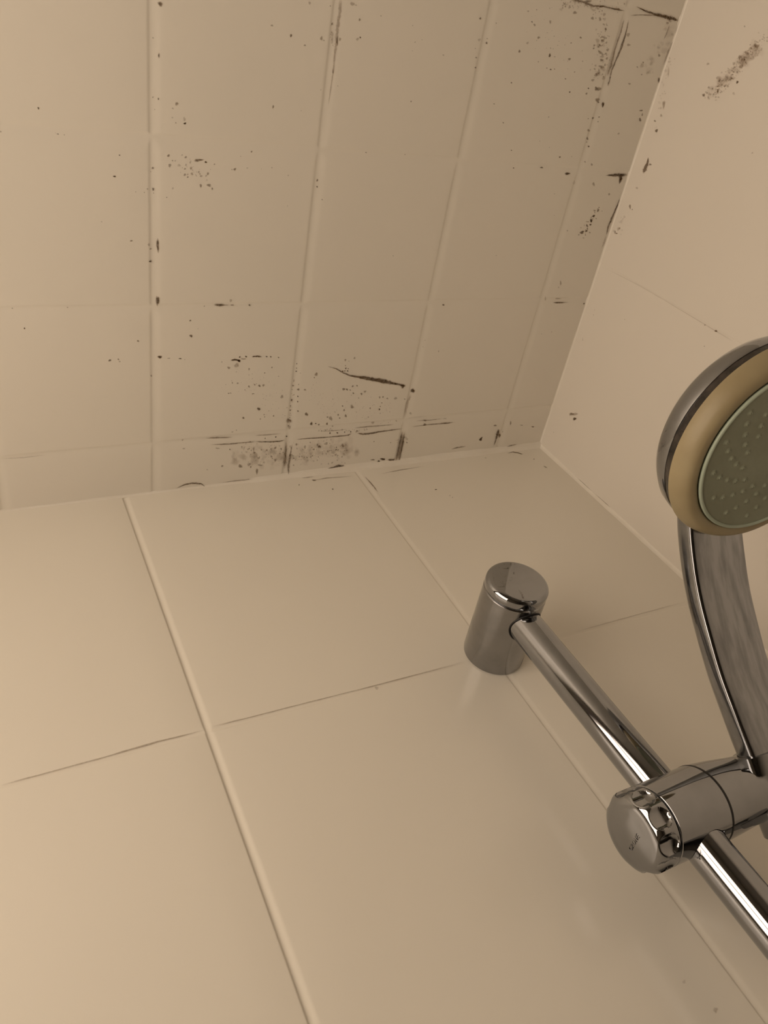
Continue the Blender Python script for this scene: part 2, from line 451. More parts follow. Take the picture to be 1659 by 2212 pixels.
# ------------------------------------------------------------------ mould and grime: feathered films lying on the surfaces (mm)
BLOBS = {
 'left': [
  (-377.9,-328.6,1.36,-.18,-.00,1.17,.70),(-378.7,-303.7,.44,-.05,-.00,1.09,.95),(-379,-281.5,.36,-.03,-.00,.74,.95),
  (-381.9,-312,.52,-.06,-.00,.46,.40),(-382.1,-282.1,.45,-.04,-.00,.41,.60),(-381.1,-275.7,.36,-.03,-.00,.33,.40),
  (-444.5,-270.8,.48,-.04,-.05,.63,.90),(-368.3,-279.8,.92,-.08,.01,1.17,.50),(-370.6,-277.2,.55,-.05,.00,.50,.40),
  (-370.8,-272.2,.55,-.05,.00,.51,.30),(-368.7,-269.5,.47,-.04,.00,.43,.50),(-363.3,-269.6,.85,-.07,.01,.60,1),(-363.6,-271.9,.84,-.07,.02,1.2,.30),
  (-464.8,-257.3,.47,-.04,-.05,.48,.50),(-435.3,-258.3,.67,-.05,-.03,.41,.60),(-431.9,-258.1,.34,-.03,-.02,.33,.50),
  (-436.5,-258.8,.25,-.02,-.02,.25,.30),(-401.8,-249.2,.45,-.03,-.01,.44,.90),(-405.1,-237,.82,-.04,-.02,.54,.95),
  (-382.4,-243.1,.66,-.04,-.00,.81,.70),(-383.6,-240.9,.38,-.02,-.00,.36,.40),(-382.3,-230.7,.76,-.04,-.00,.84,.80),
  (-385.7,-230.7,.47,-.02,-.00,.46,.50),(-387.6,-228.5,.38,-.02,-.00,.37,.50),(-392.8,-228.6,.37,-.02,-.01,.37,.40),
  (-382,-228.4,.38,-.02,-.00,.37,.50),(-373.9,-226.2,.39,-.02,.00,.38,.80),(-370.2,-231.8,.68,-.03,.01,.66,.30),(-413.6,-209.9,.46,-.01,-.02,.48,.35),
  (-396.1,-198.5,.77,-.02,-.01,.60,.60),(-379.6,-195.9,.90,-.02,-.01,4.27,.85),(-385.2,-196.3,.89,-.02,-.01,.91,.35),
  (-384.1,-193.6,.69,-.01,-.01,.71,.50),(-373,-250.8,.85,-.06,.00,.81,.60),(-372.2,-245.2,1.05,-.06,.01,1,.45),(-362.4,-250.6,.77,-.05,.01,.72,.50),
  (-364.7,-251.7,.57,-.04,.01,.54,.30),(-354.9,-249.3,2.74,-.17,.02,.82,.60),(-352.5,-249.7,1.37,-.09,.02,.55,.50),(-349.9,-248.5,.89,-.05,.02,.55,1),
  (-344.3,-247.6,.50,-.03,.02,.46,.50),(-362.2,-246.1,.68,-.04,.01,.64,.35),(-359,-244.4,.98,-.06,.02,.92,.35),(-362.8,-243.8,.68,-.04,.01,.64,.35),
  (-358.4,-241.1,.88,-.05,.02,.84,.45),(-362.8,-240.3,.88,-.05,.01,.83,.40),(-361,-239,.59,-.03,.01,.56,.40),(-354.1,-242.4,.69,-.04,.02,.65,.40),
  (-353,-240,.50,-.03,.01,.47,.40),(-348.3,-241.8,.90,-.05,.03,.84,.40),(-349.4,-240.4,.60,-.03,.02,.56,.40),(-352.6,-234.3,.90,-.04,.03,1.04,.50),
  (-347.4,-234.8,1.31,-.07,.04,1.14,.50),(-345.1,-232.7,.71,-.03,.03,.67,.60),(-366.5,-245.6,.96,-.06,.01,.91,.25),
  (-368.9,-248.1,.48,-.03,.00,.45,.40),(-370.5,-248.1,.48,-.03,.00,.45,.40),(-320.7,-256.6,.62,-.04,.04,.56,.60),(-331,-245.4,.92,-.05,.05,.85,.60),
  (-332.9,-245.1,.41,-.02,.02,.38,.50),(-322.8,-246.6,.62,-.04,.04,.57,.30),(-327.6,-253.3,.41,-.03,.02,.37,.30),(-469.3,-154.9,.44,.01,-.05,.51,.60),
  (-436.9,-154.9,.47,.01,-.03,.53,.50),(-463.6,-141.3,.55,.02,-.06,.64,.80),(-384.3,-185.4,.90,-.01,-.01,.72,1),(-412.2,-116.2,1.03,.05,-.03,.82,.70),
  (-406.5,-116.7,.62,.03,-.02,.71,.70),(-405.7,-115,.62,.03,-.02,.71,.40),(-393.1,-129.8,.73,.03,-.01,.81,.60),(-379.8,-158.5,1.14,.02,-.01,3.76,.85),
  (-359.3,-248.7,.30,-.02,.01,.26,.39),(-362.8,-243.7,.29,-.02,.01,.29,.25),(-355.5,-242.4,.37,-.02,.01,.36,.22),(-361.6,-245,.40,-.02,.00,.25,.29),
  (-361,-240.6,.46,-.03,.01,.58,.36),(-346.7,-244.4,.26,-.01,.01,.27,.38),(-353.7,-243.9,.35,-.02,.01,.31,.15),(-356,-240.7,.27,-.01,.01,.39,.26),
  (-355.6,-240,.37,-.02,.01,.37,.38),(-359.8,-249.7,.31,-.02,.01,.37,.24),(-359.2,-244.2,.37,-.02,.01,.29,.33),(-364.4,-244.3,.28,-.02,.00,.31,.38),
  (-360.9,-239,.29,-.02,.01,.30,.38),(-348.3,-241.5,.44,-.02,.02,.60,.16),(-357.7,-245.3,.43,-.03,.01,.31,.15),(-365.5,-241.6,.24,-.01,.00,.25,.39),
  (-358,-243.3,.41,-.02,.01,.42,.40),(-353.4,-241.3,.62,-.03,.02,.57,.36),(-349.4,-237.3,.33,-.02,.01,.25,.21),(-352.2,-240.1,.58,-.03,.02,.52,.35),
  (-357.3,-242.2,.35,-.02,.01,.40,.17),(-348.8,-237.9,.52,-.03,.02,.48,.25),(-355.6,-249.2,.59,-.04,.01,.46,.36),(-359.6,-247.7,.64,-.04,.01,.68,.33),],
 'mid': [
  (-290.9,-340.6,.88,-.12,.08,.69,.40),(-277.6,-340.9,.40,-.05,.04,.31,.80),(-263.5,-343.8,1.43,-.19,.17,1.1,.35),(-261,-343.5,.62,-.08,.08,.47,.30),
  (-257.4,-336.4,.83,-.11,.11,.64,.60),(-243.4,-340.2,.53,-.07,.07,.40,.40),(-275.3,-331.8,.61,-.08,.09,.64,.60),(-274.6,-327,.82,-.10,.23,1.62,.30),
  (-270.7,-323.5,.62,-.07,.31,2.14,.70),(-271.2,-307.1,.42,-.04,.19,1.37,.60),(-269,-324.7,1.04,-.12,.12,.82,.40),
  (-313.1,-326.5,.77,-.09,.05,.63,.40),(-300.8,-322.8,.79,-.09,.08,.80,.70),(-291.5,-318.8,.70,-.08,.07,.57,.50),
  (-281.2,-323.7,.92,-.11,.15,1.14,.40),(-279.4,-322.8,.51,-.06,.05,.41,.40),(-255.5,-327.2,.64,-.08,.08,.50,.80),
  (-257.3,-326.1,1.06,-.12,.13,.83,.30),(-274.1,-323.7,.62,-.07,.28,2.05,.40),(-220.4,-337.9,.44,-.05,.07,.33,.40),
  (-216.7,-329.2,.56,-.07,.09,.43,.40),(-212,-331.1,.45,-.05,.08,.34,.30),(-194.2,-324.4,.71,-.08,.13,.53,.35),(-217.7,-324.2,.45,-.05,.07,.34,.30),
  (-171.7,-347.9,.83,-.11,.17,.59,.70),(-158.7,-346.9,.61,-.08,.13,.43,.40),(-169.1,-336.1,1.21,-.14,.25,.87,.25),(-162.9,-335,.86,-.10,.18,.62,.80),
  (-163.2,-337.5,.61,-.07,.13,.44,.40),(-168.7,-325.8,.98,-.11,.13,.45,.50),(-170.8,-330.9,.48,-.06,.10,.35,.40),(-167.6,-320,.62,-.07,.18,.64,.70),
  (-212.4,-295.2,.59,-.05,.10,.46,.70),(-146.2,-299.7,.65,-.06,.15,.49,.50),(-135.7,-314,.65,-.06,.15,.47,.50),(-134.8,-288.4,.67,-.05,.16,.50,.60),
  (-308.6,-283.5,.61,-.05,.08,.96,.60),(-289.8,-282.9,.42,-.04,.04,.36,.25),(-240.3,-261.4,.59,-.04,.08,.49,.70),(-210.2,-262.1,.49,-.03,.08,.40,.50),
  (-121.8,-270.7,.56,-.04,.14,.42,.50),(-116.2,-258.7,.57,-.03,.14,.44,.80),(-273.6,-241.7,.68,-.04,.11,.90,.80),(-273.2,-237.5,.57,-.03,.08,.61,.80),
  (-268.4,-229.3,.58,-.02,.07,.52,.50),(-306.3,-247.8,.53,-.03,.04,.48,.35),(-294.6,-243.6,.55,-.03,.05,.49,.35),(-293.1,-224.1,.45,-.02,.04,.41,.30),
  (-313.4,-246.6,.32,-.02,.02,.29,.30),(-205.6,-191.1,.53,-.01,.09,.47,.40),(-111.7,-192.4,.46,-.01,.12,.38,.50),(-266.7,-299.2,.43,-.04,.05,.35,.40),
  (-278,-295.9,.53,-.05,.06,.44,.25),(-275.1,-332.4,.60,-.07,.06,.40,.34),(-274.5,-327.4,.22,-.03,.02,.16,.31),(-274.3,-323.7,.29,-.03,.04,.27,.42),
  (-275.1,-327.6,.37,-.04,.04,.25,.48),(-274.2,-322,.24,-.03,.02,.16,.45),(-275.1,-325.1,.18,-.02,.03,.18,.45),(-276.2,-333.4,.22,-.03,.02,.15,.32),
  (-275.7,-331.6,.17,-.02,.02,.16,.45),(-275.6,-324.8,.23,-.03,.02,.17,.34),(-273.2,-320.9,.33,-.04,.04,.28,.46),(-275.9,-331,.30,-.04,.03,.24,.33),
  (-275.6,-326.5,.34,-.04,.04,.26,.36),(-275.4,-332.2,.34,-.04,.04,.30,.36),(-272.3,-320.4,.25,-.03,.02,.16,.39),],
 'corner': [
  (-88.51,-368.5,2.91,-.39,.32,.77,.60),(-75.93,-367.1,2.16,-.28,.23,.52,.70),(-61.7,-367.5,2.48,-.32,.32,.70,.50),
  (-48.9,-307.9,1.34,-.12,.71,1.64,1),(-59.63,-317.6,1.75,-.17,.51,1.19,.60),(-66.94,-317.1,.72,-.07,.21,.50,.90),
  (-67.42,-313.6,1.01,-.10,.29,.70,.50),(-55.39,-310.5,2.06,-.19,.61,1.42,.50),(-54.01,-309.1,.89,-.08,.26,.61,.80),
  (-54.75,-298.1,1.04,-.09,.31,.73,.80),(-49.07,-299.3,.90,-.08,.27,.63,.60),(-48.78,-296.1,.60,-.05,.18,.42,.60),
  (-58.93,-297.4,.59,-.05,.17,.42,.50),(-55.36,-289.5,1.35,-.10,.40,.96,.50),(-54.22,-283.8,.91,-.07,.45,1.08,.70),
  (-50.76,-278.4,.92,-.06,.27,.66,.90),(-53.85,-281.3,.61,-.04,.18,.43,.60),(-49.78,-267.2,.93,-.06,.28,.67,.50),
  (-42.24,-265.6,1.25,-.08,.38,.91,.40),(-75.68,-269,.89,-.06,.25,.66,.80),(-90.14,-260.6,1.32,-.08,.24,.66,.90),
  (-63.75,-257.6,2.45,-.14,.40,1.02,.95),(-115.9,-258.8,.57,-.03,.14,.44,.80),(-83.08,-313.1,.71,-.07,.19,.49,.90),
  (-109.1,-333.7,.93,-.10,.40,1.11,.80),(-135.2,-333.3,1.15,-.13,.27,.81,.50),(-122.1,-343,1.16,-.14,.28,.80,.50),
  (-91.3,-333.4,1.23,-.13,.33,.84,.50),(-105.2,-325.4,.81,-.08,.21,.57,.80),(-101.9,-326,.54,-.06,.14,.38,.60),(-108.8,-325.9,.54,-.06,.14,.38,.60),
  (-90.06,-321,.69,-.07,.19,.48,.70),(-117.4,-328.9,.66,-.07,.16,.46,.40),(-86.55,-347.2,.95,-.11,.26,.64,.50),(-97.17,-360.8,1.58,-.20,.41,1.04,.40),
  (-130.6,-351.1,.76,-.09,.18,.52,.60),(-127.9,-349.7,1.01,-.13,.24,.70,.40),(-115.7,-353,.77,-.10,.45,1.22,.40),(-135.7,-356.6,.75,-.10,.17,.51,.50),
  (-129.2,-358.3,.50,-.07,.12,.34,.50),(-130.2,-338.8,1.15,-.13,.27,.80,.30),(-104.5,-340.4,.40,-.05,.10,.27,.50),
  (-109.5,-345.3,.39,-.05,.10,.27,.60),(-96.05,-295.4,.70,-.06,.19,.51,.40),(-135.8,-314,.65,-.06,.15,.47,.40),(-121.9,-270.8,.56,-.04,.14,.42,.50),
  (-98.4,-278.8,.43,-.03,.11,.32,.40),(-87.9,-275.1,.44,-.03,.12,.32,.40),(-64.3,-270.2,.45,-.03,.13,.33,.40),(-24.9,-289.5,1.1,-.08,.35,.76,.40),
  (-41.52,-347.9,1.45,-.17,.44,.94,.40),(-44.82,-354,1.72,-.21,.52,1.11,.35),(-29.49,-323.8,1.21,-.12,.38,.80,.35),
  (-22.97,-336.6,2.11,-.22,.67,1.37,.25),(-22.72,-338.7,.90,-.10,.28,.58,.50),(-27,-335.2,.90,-.10,.28,.59,.40),(-20.5,-330.9,.76,-.08,.24,.50,.50),
  (-9.54,-307.2,1.89,-.16,.26,.53,.70),(-7.04,-304.5,.79,-.07,.52,1.07,.50),(-7.56,-300.8,1.11,-.09,.73,1.51,.60),
  (-1.26,-328.6,1.41,-.14,1.24,2.44,.60),(-9.49,-344.8,1.37,-.15,.44,.87,.40),(-34.28,-251.3,1.29,-.06,.69,1.65,.35),
  (-54.55,-251.4,1.25,-.06,.64,1.62,.20),(-14.62,-244.3,1.16,-.05,.37,.85,.40),(-70.66,-242,.62,-.03,.17,.47,.30),
  (-20.95,-231.6,1.33,-.05,.42,.99,.60),(-20.91,-233.5,.67,-.03,.21,.49,.70),(-23.84,-226.4,1.33,-.04,.42,1,.90),(-24.76,-222.6,1.5,-.05,.47,1.13,1),
  (-24.28,-219.4,1.17,-.03,.37,.89,.80),(-27.1,-218,1.17,-.03,.37,.89,.60),(-26.37,-214.2,1.34,-.03,.42,1.02,.50),
  (-30.87,-212.8,2.01,-.05,.62,1.54,.70),(-33.43,-210.8,.83,-.02,.26,.64,.50),(-22.47,-213,1.01,-.03,.32,.77,.40),
  (-27.36,-208.3,1.01,-.02,.32,.78,.30),(-24.84,-230.8,.99,-.04,.31,.74,.50),(-46.83,-213.9,.82,-.02,.24,.63,.40),(-64.9,-225.7,.47,-.02,.14,.36,.30),
  (-61.85,-327.4,2.3,-.24,.66,1.56,.35),(-63.59,-326.2,1.72,-.18,.49,1.17,.40),(-58.8,-330.8,2.59,-.27,.75,1.74,.25),
  (-59.49,-342.7,1.42,-.16,.41,.94,.40),(-65.94,-340.5,1.27,-.14,.36,.84,.40),(-56.93,-317.7,2.04,-.20,.60,1.4,.45),
  (-72.6,-344.1,.83,-.10,.23,.55,.60),(-72.52,-342.2,.83,-.10,.23,.56,.50),(-67.73,-344.6,1.12,-.13,.32,.74,.50),
  (-57.93,-337.4,1.14,-.13,.33,.76,.50),(-151.6,-151.6,.96,.02,.21,.86,.90),(-32.55,-151.5,5.4,.09,.26,.70,.85),(-29.85,-151.8,10,.16,.13,.35,.50),
  (-34.69,-155.3,3.1,.04,.35,.92,.35),(-36.98,-169.4,1.11,.00,.77,2.02,.40),(-37.85,-165.5,.83,.01,.25,.68,.30),(-48.63,-155.5,.69,.01,.91,2.52,.30),
  (-3.08,-150.2,1.03,.02,.34,.83,.80),(-30.12,-124,.73,.03,.23,.61,.30),(-41,-122.5,.57,.02,.17,.49,.30),(-64.4,-340.2,1.05,-.12,.31,.73,.41),
  (-84.47,-365.3,1.17,-.15,.29,.70,.23),(-69.07,-357.2,.74,-.09,.25,.58,.39),(-58,-340.1,.41,-.05,.15,.35,.16),(-78.33,-365.5,.79,-.10,.19,.46,.30),
  (-64.13,-346.2,.52,-.06,.12,.27,.26),(-82.96,-365.8,.39,-.05,.14,.34,.30),(-62.34,-329.7,.93,-.10,.34,.79,.30),(-70.02,-328.9,.69,-.07,.23,.56,.25),
  (-77.9,-360,.71,-.09,.17,.39,.33),(-61.26,-339.5,.45,-.05,.12,.27,.27),(-81.1,-361.8,.50,-.06,.12,.28,.41),(-62.61,-338.4,1.66,-.18,.47,1.09,.32),
  (-80.95,-359.5,1.54,-.20,.35,.84,.42),(-58.6,-339.3,.58,-.06,.15,.35,.16),(-64.6,-328.4,.74,-.08,.26,.61,.16),(-70.25,-351.2,.55,-.07,.14,.32,.28),
  (-72.74,-343.4,.59,-.07,.17,.41,.26),(-64.6,-345.1,1.27,-.15,.53,1.21,.15),(-58.23,-334,.45,-.05,.16,.36,.15),(-60.79,-339.9,.84,-.09,.19,.44,.21),
  (-72.32,-351.2,.68,-.08,.16,.38,.25),(-66.41,-357.1,.80,-.10,.19,.43,.31),(-57.76,-327.2,.84,-.09,.30,.69,.27),(-56.37,-325.9,.68,-.07,.24,.55,.23),
  (-60.92,-331.6,1.17,-.12,.39,.91,.25),(-63.19,-351.1,.38,-.05,.15,.35,.40),(-74.03,-362.9,.71,-.09,.21,.48,.24),(-64.43,-324.4,1,-.10,.23,.54,.17),
  (-67.48,-349.8,1.42,-.17,.30,.69,.42),(-62.13,-331.9,.93,-.10,.18,.41,.16),(-79.51,-365.9,.41,-.05,.14,.32,.16),
  (-67.18,-341.1,.78,-.09,.26,.61,.43),(-68.35,-343.5,1.02,-.12,.23,.55,.32),(-81.86,-364.3,1.85,-.24,.34,.81,.25),
  (-66.8,-354.7,1.03,-.13,.23,.54,.41),(-62.48,-332.1,1.42,-.15,.30,.69,.32),(-59.2,-339.4,.49,-.05,.14,.32,.40),
  (-59.58,-331.7,1.31,-.14,.38,.89,.20),(-80.41,-365.4,.48,-.06,.16,.37,.26),(-67.3,-357.8,.77,-.10,.26,.58,.19),(-67.65,-338.6,.56,-.06,.17,.41,.21),
  (-70.16,-357.3,.53,-.07,.21,.49,.32),(-74.93,-353.5,.94,-.12,.26,.62,.19),(-79.52,-363,.45,-.06,.16,.37,.34),(-69.97,-360.3,1.33,-.17,.44,1.02,.18),
  (-60.78,-335.3,1.44,-.16,.36,.84,.17),(-65.69,-344.9,.42,-.05,.14,.32,.37),(-61.75,-327.4,.55,-.06,.15,.35,.37),
  (-65.19,-322.7,1.57,-.16,.38,.90,.34),(-73.78,-359.4,1.25,-.16,.31,.72,.26),(-65.44,-349.7,1.38,-.16,.37,.84,.31),
  (-62.42,-335.6,1.61,-.18,.37,.85,.19),(-55.99,-333.6,.52,-.06,.16,.37,.43),(-71.57,-363,1.38,-.18,.40,.92,.32),(-67.15,-348.1,.57,-.07,.12,.27,.38),
  (-74.41,-365,.39,-.05,.11,.25,.37),(-70.98,-347.1,2.06,-.24,.59,1.38,.22),(-66.23,-350.8,.35,-.04,.13,.30,.19),(-71.45,-360.5,.59,-.07,.21,.49,.23),
  (-66.29,-344.4,.80,-.09,.22,.51,.27),(-69.9,-332.6,.39,-.04,.11,.26,.44),(-55.72,-325,1.5,-.15,.51,1.18,.30),(-58.88,-326.4,.59,-.06,.13,.30,.22),
  (-66.49,-347.4,1.35,-.16,.37,.86,.36),(-66.34,-329.8,1.02,-.11,.27,.64,.38),(-73.88,-360.3,.77,-.10,.28,.66,.20),
  (-69.24,-344.5,1.72,-.20,.54,1.26,.23),(-66.45,-332,1.16,-.12,.26,.62,.27),(-55.12,-336.8,.62,-.07,.15,.33,.32),
  (-57.85,-333.3,.87,-.09,.40,.92,.29),(-61.82,-350.9,.84,-.10,.18,.40,.32),(-60.46,-343.9,.44,-.05,.14,.31,.32),(-76.77,-364,.40,-.05,.15,.36,.21),
  (-66.98,-347.8,1.08,-.13,.34,.80,.29),(-60.07,-340.3,1.09,-.12,.28,.65,.32),(-70.63,-350,.58,-.07,.19,.44,.30),(-66.43,-353.5,.69,-.08,.19,.44,.28),
  (-62.5,-336.1,1.47,-.16,.42,.97,.35),(-64.46,-337.8,.55,-.06,.17,.39,.24),(-63.91,-349.5,.62,-.07,.20,.45,.43),(-61.68,-327.7,.62,-.06,.15,.35,.36),
  (-74.35,-364.7,.45,-.06,.15,.35,.40),(-65.16,-347.2,.64,-.07,.20,.46,.21),(-66.62,-354.8,.93,-.11,.37,.85,.40),(-65.69,-348.5,.89,-.10,.31,.71,.26),
  (-62.76,-339.6,.72,-.08,.22,.50,.21),(-60.85,-324.2,.49,-.05,.13,.30,.28),(-58.18,-333.1,.40,-.04,.13,.30,.38),
  (-62.58,-346.9,1.02,-.12,.31,.72,.38),(-69.9,-352.6,.64,-.08,.15,.35,.28),(-63.73,-339.5,.39,-.04,.12,.28,.44),(-77.37,-366.2,.44,-.06,.10,.22,.29),
  (-74.65,-360.3,1.02,-.13,.35,.83,.27),(-68.92,-349.2,.55,-.07,.16,.36,.35),(-108.1,-364.3,.76,-.10,.15,.38,.39),
  (-62.67,-371.2,.39,-.05,.17,.37,.38),(-56.56,-371.3,.86,-.11,.24,.52,.39),(-76.49,-364.2,.48,-.06,.19,.45,.31),(-87.69,-365.5,.80,-.11,.19,.45,.16),
  (-100.6,-364.2,.66,-.09,.13,.32,.37),(-74.36,-370.2,.41,-.05,.17,.39,.19),(-103.4,-366.1,.66,-.09,.18,.45,.38),(-96.57,-366.6,.48,-.06,.09,.23,.26),
  (-108.7,-363.4,.78,-.10,.22,.57,.33),(-77.75,-367.9,.71,-.09,.24,.55,.20),(-68.87,-367.4,.82,-.11,.27,.62,.32),(-89.84,-366.4,1.3,-.17,.27,.66,.32),
  (-96.04,-366.7,.98,-.13,.24,.59,.21),(-106.3,-363,.38,-.05,.09,.24,.25),(-99.57,-366.5,.98,-.13,.30,.75,.26),(-106.4,-363.2,.72,-.10,.24,.63,.36),
  (-62.73,-368.2,.60,-.08,.21,.46,.14),(-96.28,-364.7,.56,-.07,.18,.46,.21),(-108.7,-364.9,.33,-.04,.11,.29,.39),(-79.25,-367.5,.51,-.07,.15,.36,.28),
  (-66.58,-368.4,.47,-.06,.13,.29,.17),(-76.24,-365.4,.44,-.06,.13,.31,.23),(-95.65,-363.4,.68,-.09,.17,.43,.15),(-65.22,-367.1,.38,-.05,.11,.24,.36),
  (-60.01,-367.8,.44,-.06,.15,.32,.38),(-107.2,-365.3,.58,-.08,.16,.42,.24),(-102.8,-363.1,1.34,-.18,.25,.65,.35),(-94.2,-366.6,.49,-.06,.09,.23,.25),
  (-74.49,-367.5,.37,-.05,.11,.26,.13),(-99.15,-365.4,.52,-.07,.15,.39,.20),(-108.4,-362.1,.75,-.10,.20,.54,.33),
  (-88.72,-366.2,1.01,-.13,.33,.80,.19),(-103.1,-364.1,.82,-.11,.15,.37,.32),(-84.79,-366.2,1.32,-.17,.27,.65,.37),
  (-106.1,-368.2,.58,-.08,.09,.24,.38),(-78.17,-369.8,.65,-.09,.19,.44,.33),(-74.68,-370.9,.50,-.07,.12,.27,.34),(-60.33,-365.7,.47,-.06,.17,.37,.38),
  (-90.34,-365.2,.50,-.07,.16,.39,.25),(-86.43,-366.5,.46,-.06,.12,.28,.33),(-79.62,-366,.82,-.11,.23,.53,.20),(-94.25,-365.3,.47,-.06,.14,.36,.17),
  (-105.2,-365.4,.76,-.10,.23,.60,.13),(-89.16,-367.4,.42,-.06,.13,.31,.29),(-102.9,-366.5,.50,-.07,.09,.23,.19),(-100.5,-366.9,.48,-.06,.15,.37,.39),
  (-108.7,-365,.73,-.10,.16,.41,.21),(-111,-366,.49,-.07,.13,.35,.21),(-107,-364.4,1.06,-.14,.24,.62,.32),(-109.5,-361,1.37,-.18,.31,.82,.15),
  (-93.8,-366.6,.34,-.05,.10,.24,.30),(-105.3,-364.3,.97,-.13,.25,.64,.14),(-66.67,-367.5,.70,-.09,.15,.34,.19),(-78.36,-365.5,1.03,-.13,.27,.63,.12),
  (-62.14,-370.5,.48,-.06,.15,.32,.34),(-86.66,-368.2,.49,-.06,.14,.33,.19),(-62.96,-368.7,.50,-.07,.11,.24,.24),(-99.59,-363.4,.70,-.09,.18,.46,.21),
  (-95.3,-364.3,.48,-.06,.12,.31,.40),(-107.6,-337.9,.37,-.04,.09,.25,.49),(-79.18,-333.4,.62,-.07,.18,.44,.37),(-133,-345,.29,-.04,.05,.16,.34),
  (-76.25,-334.2,.28,-.03,.09,.21,.22),(-121.3,-353.7,.35,-.04,.09,.25,.29),(-104.6,-333.4,.76,-.08,.16,.43,.34),(-82.15,-339.6,.50,-.06,.17,.41,.30),
  (-98.31,-347,.32,-.04,.07,.19,.31),(-121.7,-344.5,.31,-.04,.06,.16,.40),(-83.76,-326.1,.72,-.08,.15,.37,.49),(-119,-360.5,.60,-.08,.14,.39,.26),
  (-113.5,-337.7,.23,-.03,.08,.22,.48),(-129.2,-354.9,.24,-.03,.06,.17,.37),(-116.4,-343.6,.31,-.04,.06,.18,.32),(-113.4,-343,.32,-.04,.07,.18,.47),
  (-116,-346.6,.63,-.08,.12,.32,.24),(-79.01,-328.9,.40,-.04,.07,.17,.25),(-117.4,-361.2,.36,-.05,.08,.21,.23),(-92.39,-332.1,.34,-.04,.11,.29,.39),
  (-122.7,-336.3,.33,-.04,.06,.18,.37),(-96.18,-332.2,.38,-.04,.09,.23,.33),(-112.6,-348.3,.30,-.04,.08,.21,.35),(-90.62,-327.4,.33,-.03,.12,.31,.29),
  (-93.63,-343.1,.79,-.09,.13,.34,.50),(-99.42,-345.4,.29,-.03,.10,.26,.26),(-123.3,-341.2,.47,-.05,.12,.34,.30),(-104.4,-342.9,.40,-.05,.07,.18,.46),
  (-98.58,-341.4,.47,-.05,.16,.42,.22),(-131.8,-354.2,.28,-.04,.08,.23,.29),(-110,-338.1,.45,-.05,.15,.41,.50),(-13.02,-349.5,1.51,-.17,.43,.85,.13),
  (-14.37,-338.6,1.41,-.15,.35,.71,.07),(-5.14,-352.4,2.78,-.32,.58,1.12,.07),(-10.62,-352.4,2.04,-.24,.74,1.44,.11),
  (-5.26,-353.6,2.13,-.25,.62,1.18,.05),(-12.09,-349.9,2.22,-.25,.84,1.65,.08),(-5.86,-348.3,3.84,-.43,1.13,2.18,.12),
  (-17.34,-350.4,1.18,-.14,.53,1.05,.08),(-19.52,-336.9,1.54,-.16,.69,1.41,.06),(-15.75,-332.4,1.23,-.13,.57,1.15,.09),
  (-3.11,-359,1.34,-.16,.49,.93,.13),(-14.49,-338.2,1.84,-.20,.73,1.47,.06),(-11.33,-346.6,1.46,-.16,.55,1.08,.08),
  (-10.41,-333.4,1.11,-.11,.49,.99,.08),(-14.64,-334.7,3.34,-.35,.93,1.87,.08),(-15.18,-332.5,1.41,-.15,.50,1.01,.14),
  (-14.63,-341.2,3.02,-.33,.84,1.69,.12),(-6.89,-359.1,4.21,-.51,1.35,2.58,.14),(-3.35,-353.5,1.25,-.15,.60,1.15,.07),
  (-6.04,-363.4,2.36,-.29,.79,1.5,.05),(-12.02,-361.4,2.09,-.26,.65,1.26,.11),(-10.48,-362.7,2.85,-.35,1.15,2.2,.05),
  (-13.69,-333.2,1.73,-.18,.60,1.21,.13),(-19.39,-340.8,1.4,-.15,.50,1.01,.05),(-14.85,-339.1,1.81,-.20,.61,1.22,.14),
  (-16.73,-342.3,2.59,-.28,.81,1.62,.08),(-24.72,-221.9,.46,-.01,.17,.40,.42),(-33.52,-216.7,.60,-.02,.21,.52,.44),
  (-27.95,-221.7,.89,-.03,.19,.46,.69),(-28.19,-218.9,.85,-.02,.21,.50,.58),(-23.06,-227.1,.64,-.02,.19,.44,.62),(-27.96,-215.1,.61,-.02,.14,.35,.57),
  (-29.66,-221.8,.53,-.02,.21,.51,.49),(-26.62,-216.2,.54,-.01,.18,.43,.67),(-29.53,-213.7,.73,-.02,.28,.69,.45),(-20.35,-224.6,.72,-.02,.22,.53,.57),
  (-26.16,-225.3,.60,-.02,.18,.42,.53),(-16.63,-230.8,.52,-.02,.14,.32,.56),(-27.07,-212.5,.56,-.01,.14,.33,.66),(-23.73,-231,.52,-.02,.18,.43,.41),
  (-30.79,-218.8,.66,-.02,.15,.37,.53),(-25.86,-223.9,.97,-.03,.22,.54,.42),(-26.56,-214.2,.83,-.02,.27,.66,.60),(-28.12,-219.4,.62,-.02,.22,.53,.42),
  (-23.98,-224.2,.74,-.02,.27,.66,.39),(-28.07,-219,.53,-.02,.19,.45,.60),(-23.86,-229.3,.54,-.02,.22,.53,.63),(-26.41,-210.9,.62,-.01,.27,.65,.59),
  (-26.05,-215.9,.79,-.02,.30,.72,.51),(-25.39,-226.2,.53,-.02,.16,.37,.47),(-27.65,-213.9,.93,-.02,.20,.50,.50),(-21.21,-230.7,.80,-.03,.35,.83,.65),
  (-10.22,-367.8,.72,-.09,.25,.48,.26),(-12.12,-367.7,1.41,-.18,.43,.83,.48),(-11.78,-365.2,1.37,-.17,.40,.77,.26),
  (-12.21,-365.3,.68,-.09,.28,.53,.36),(-5.42,-367.9,.66,-.08,.18,.33,.21),(-6.98,-369.2,.53,-.07,.23,.43,.34),(-15.15,-367.7,.75,-.10,.21,.41,.36),
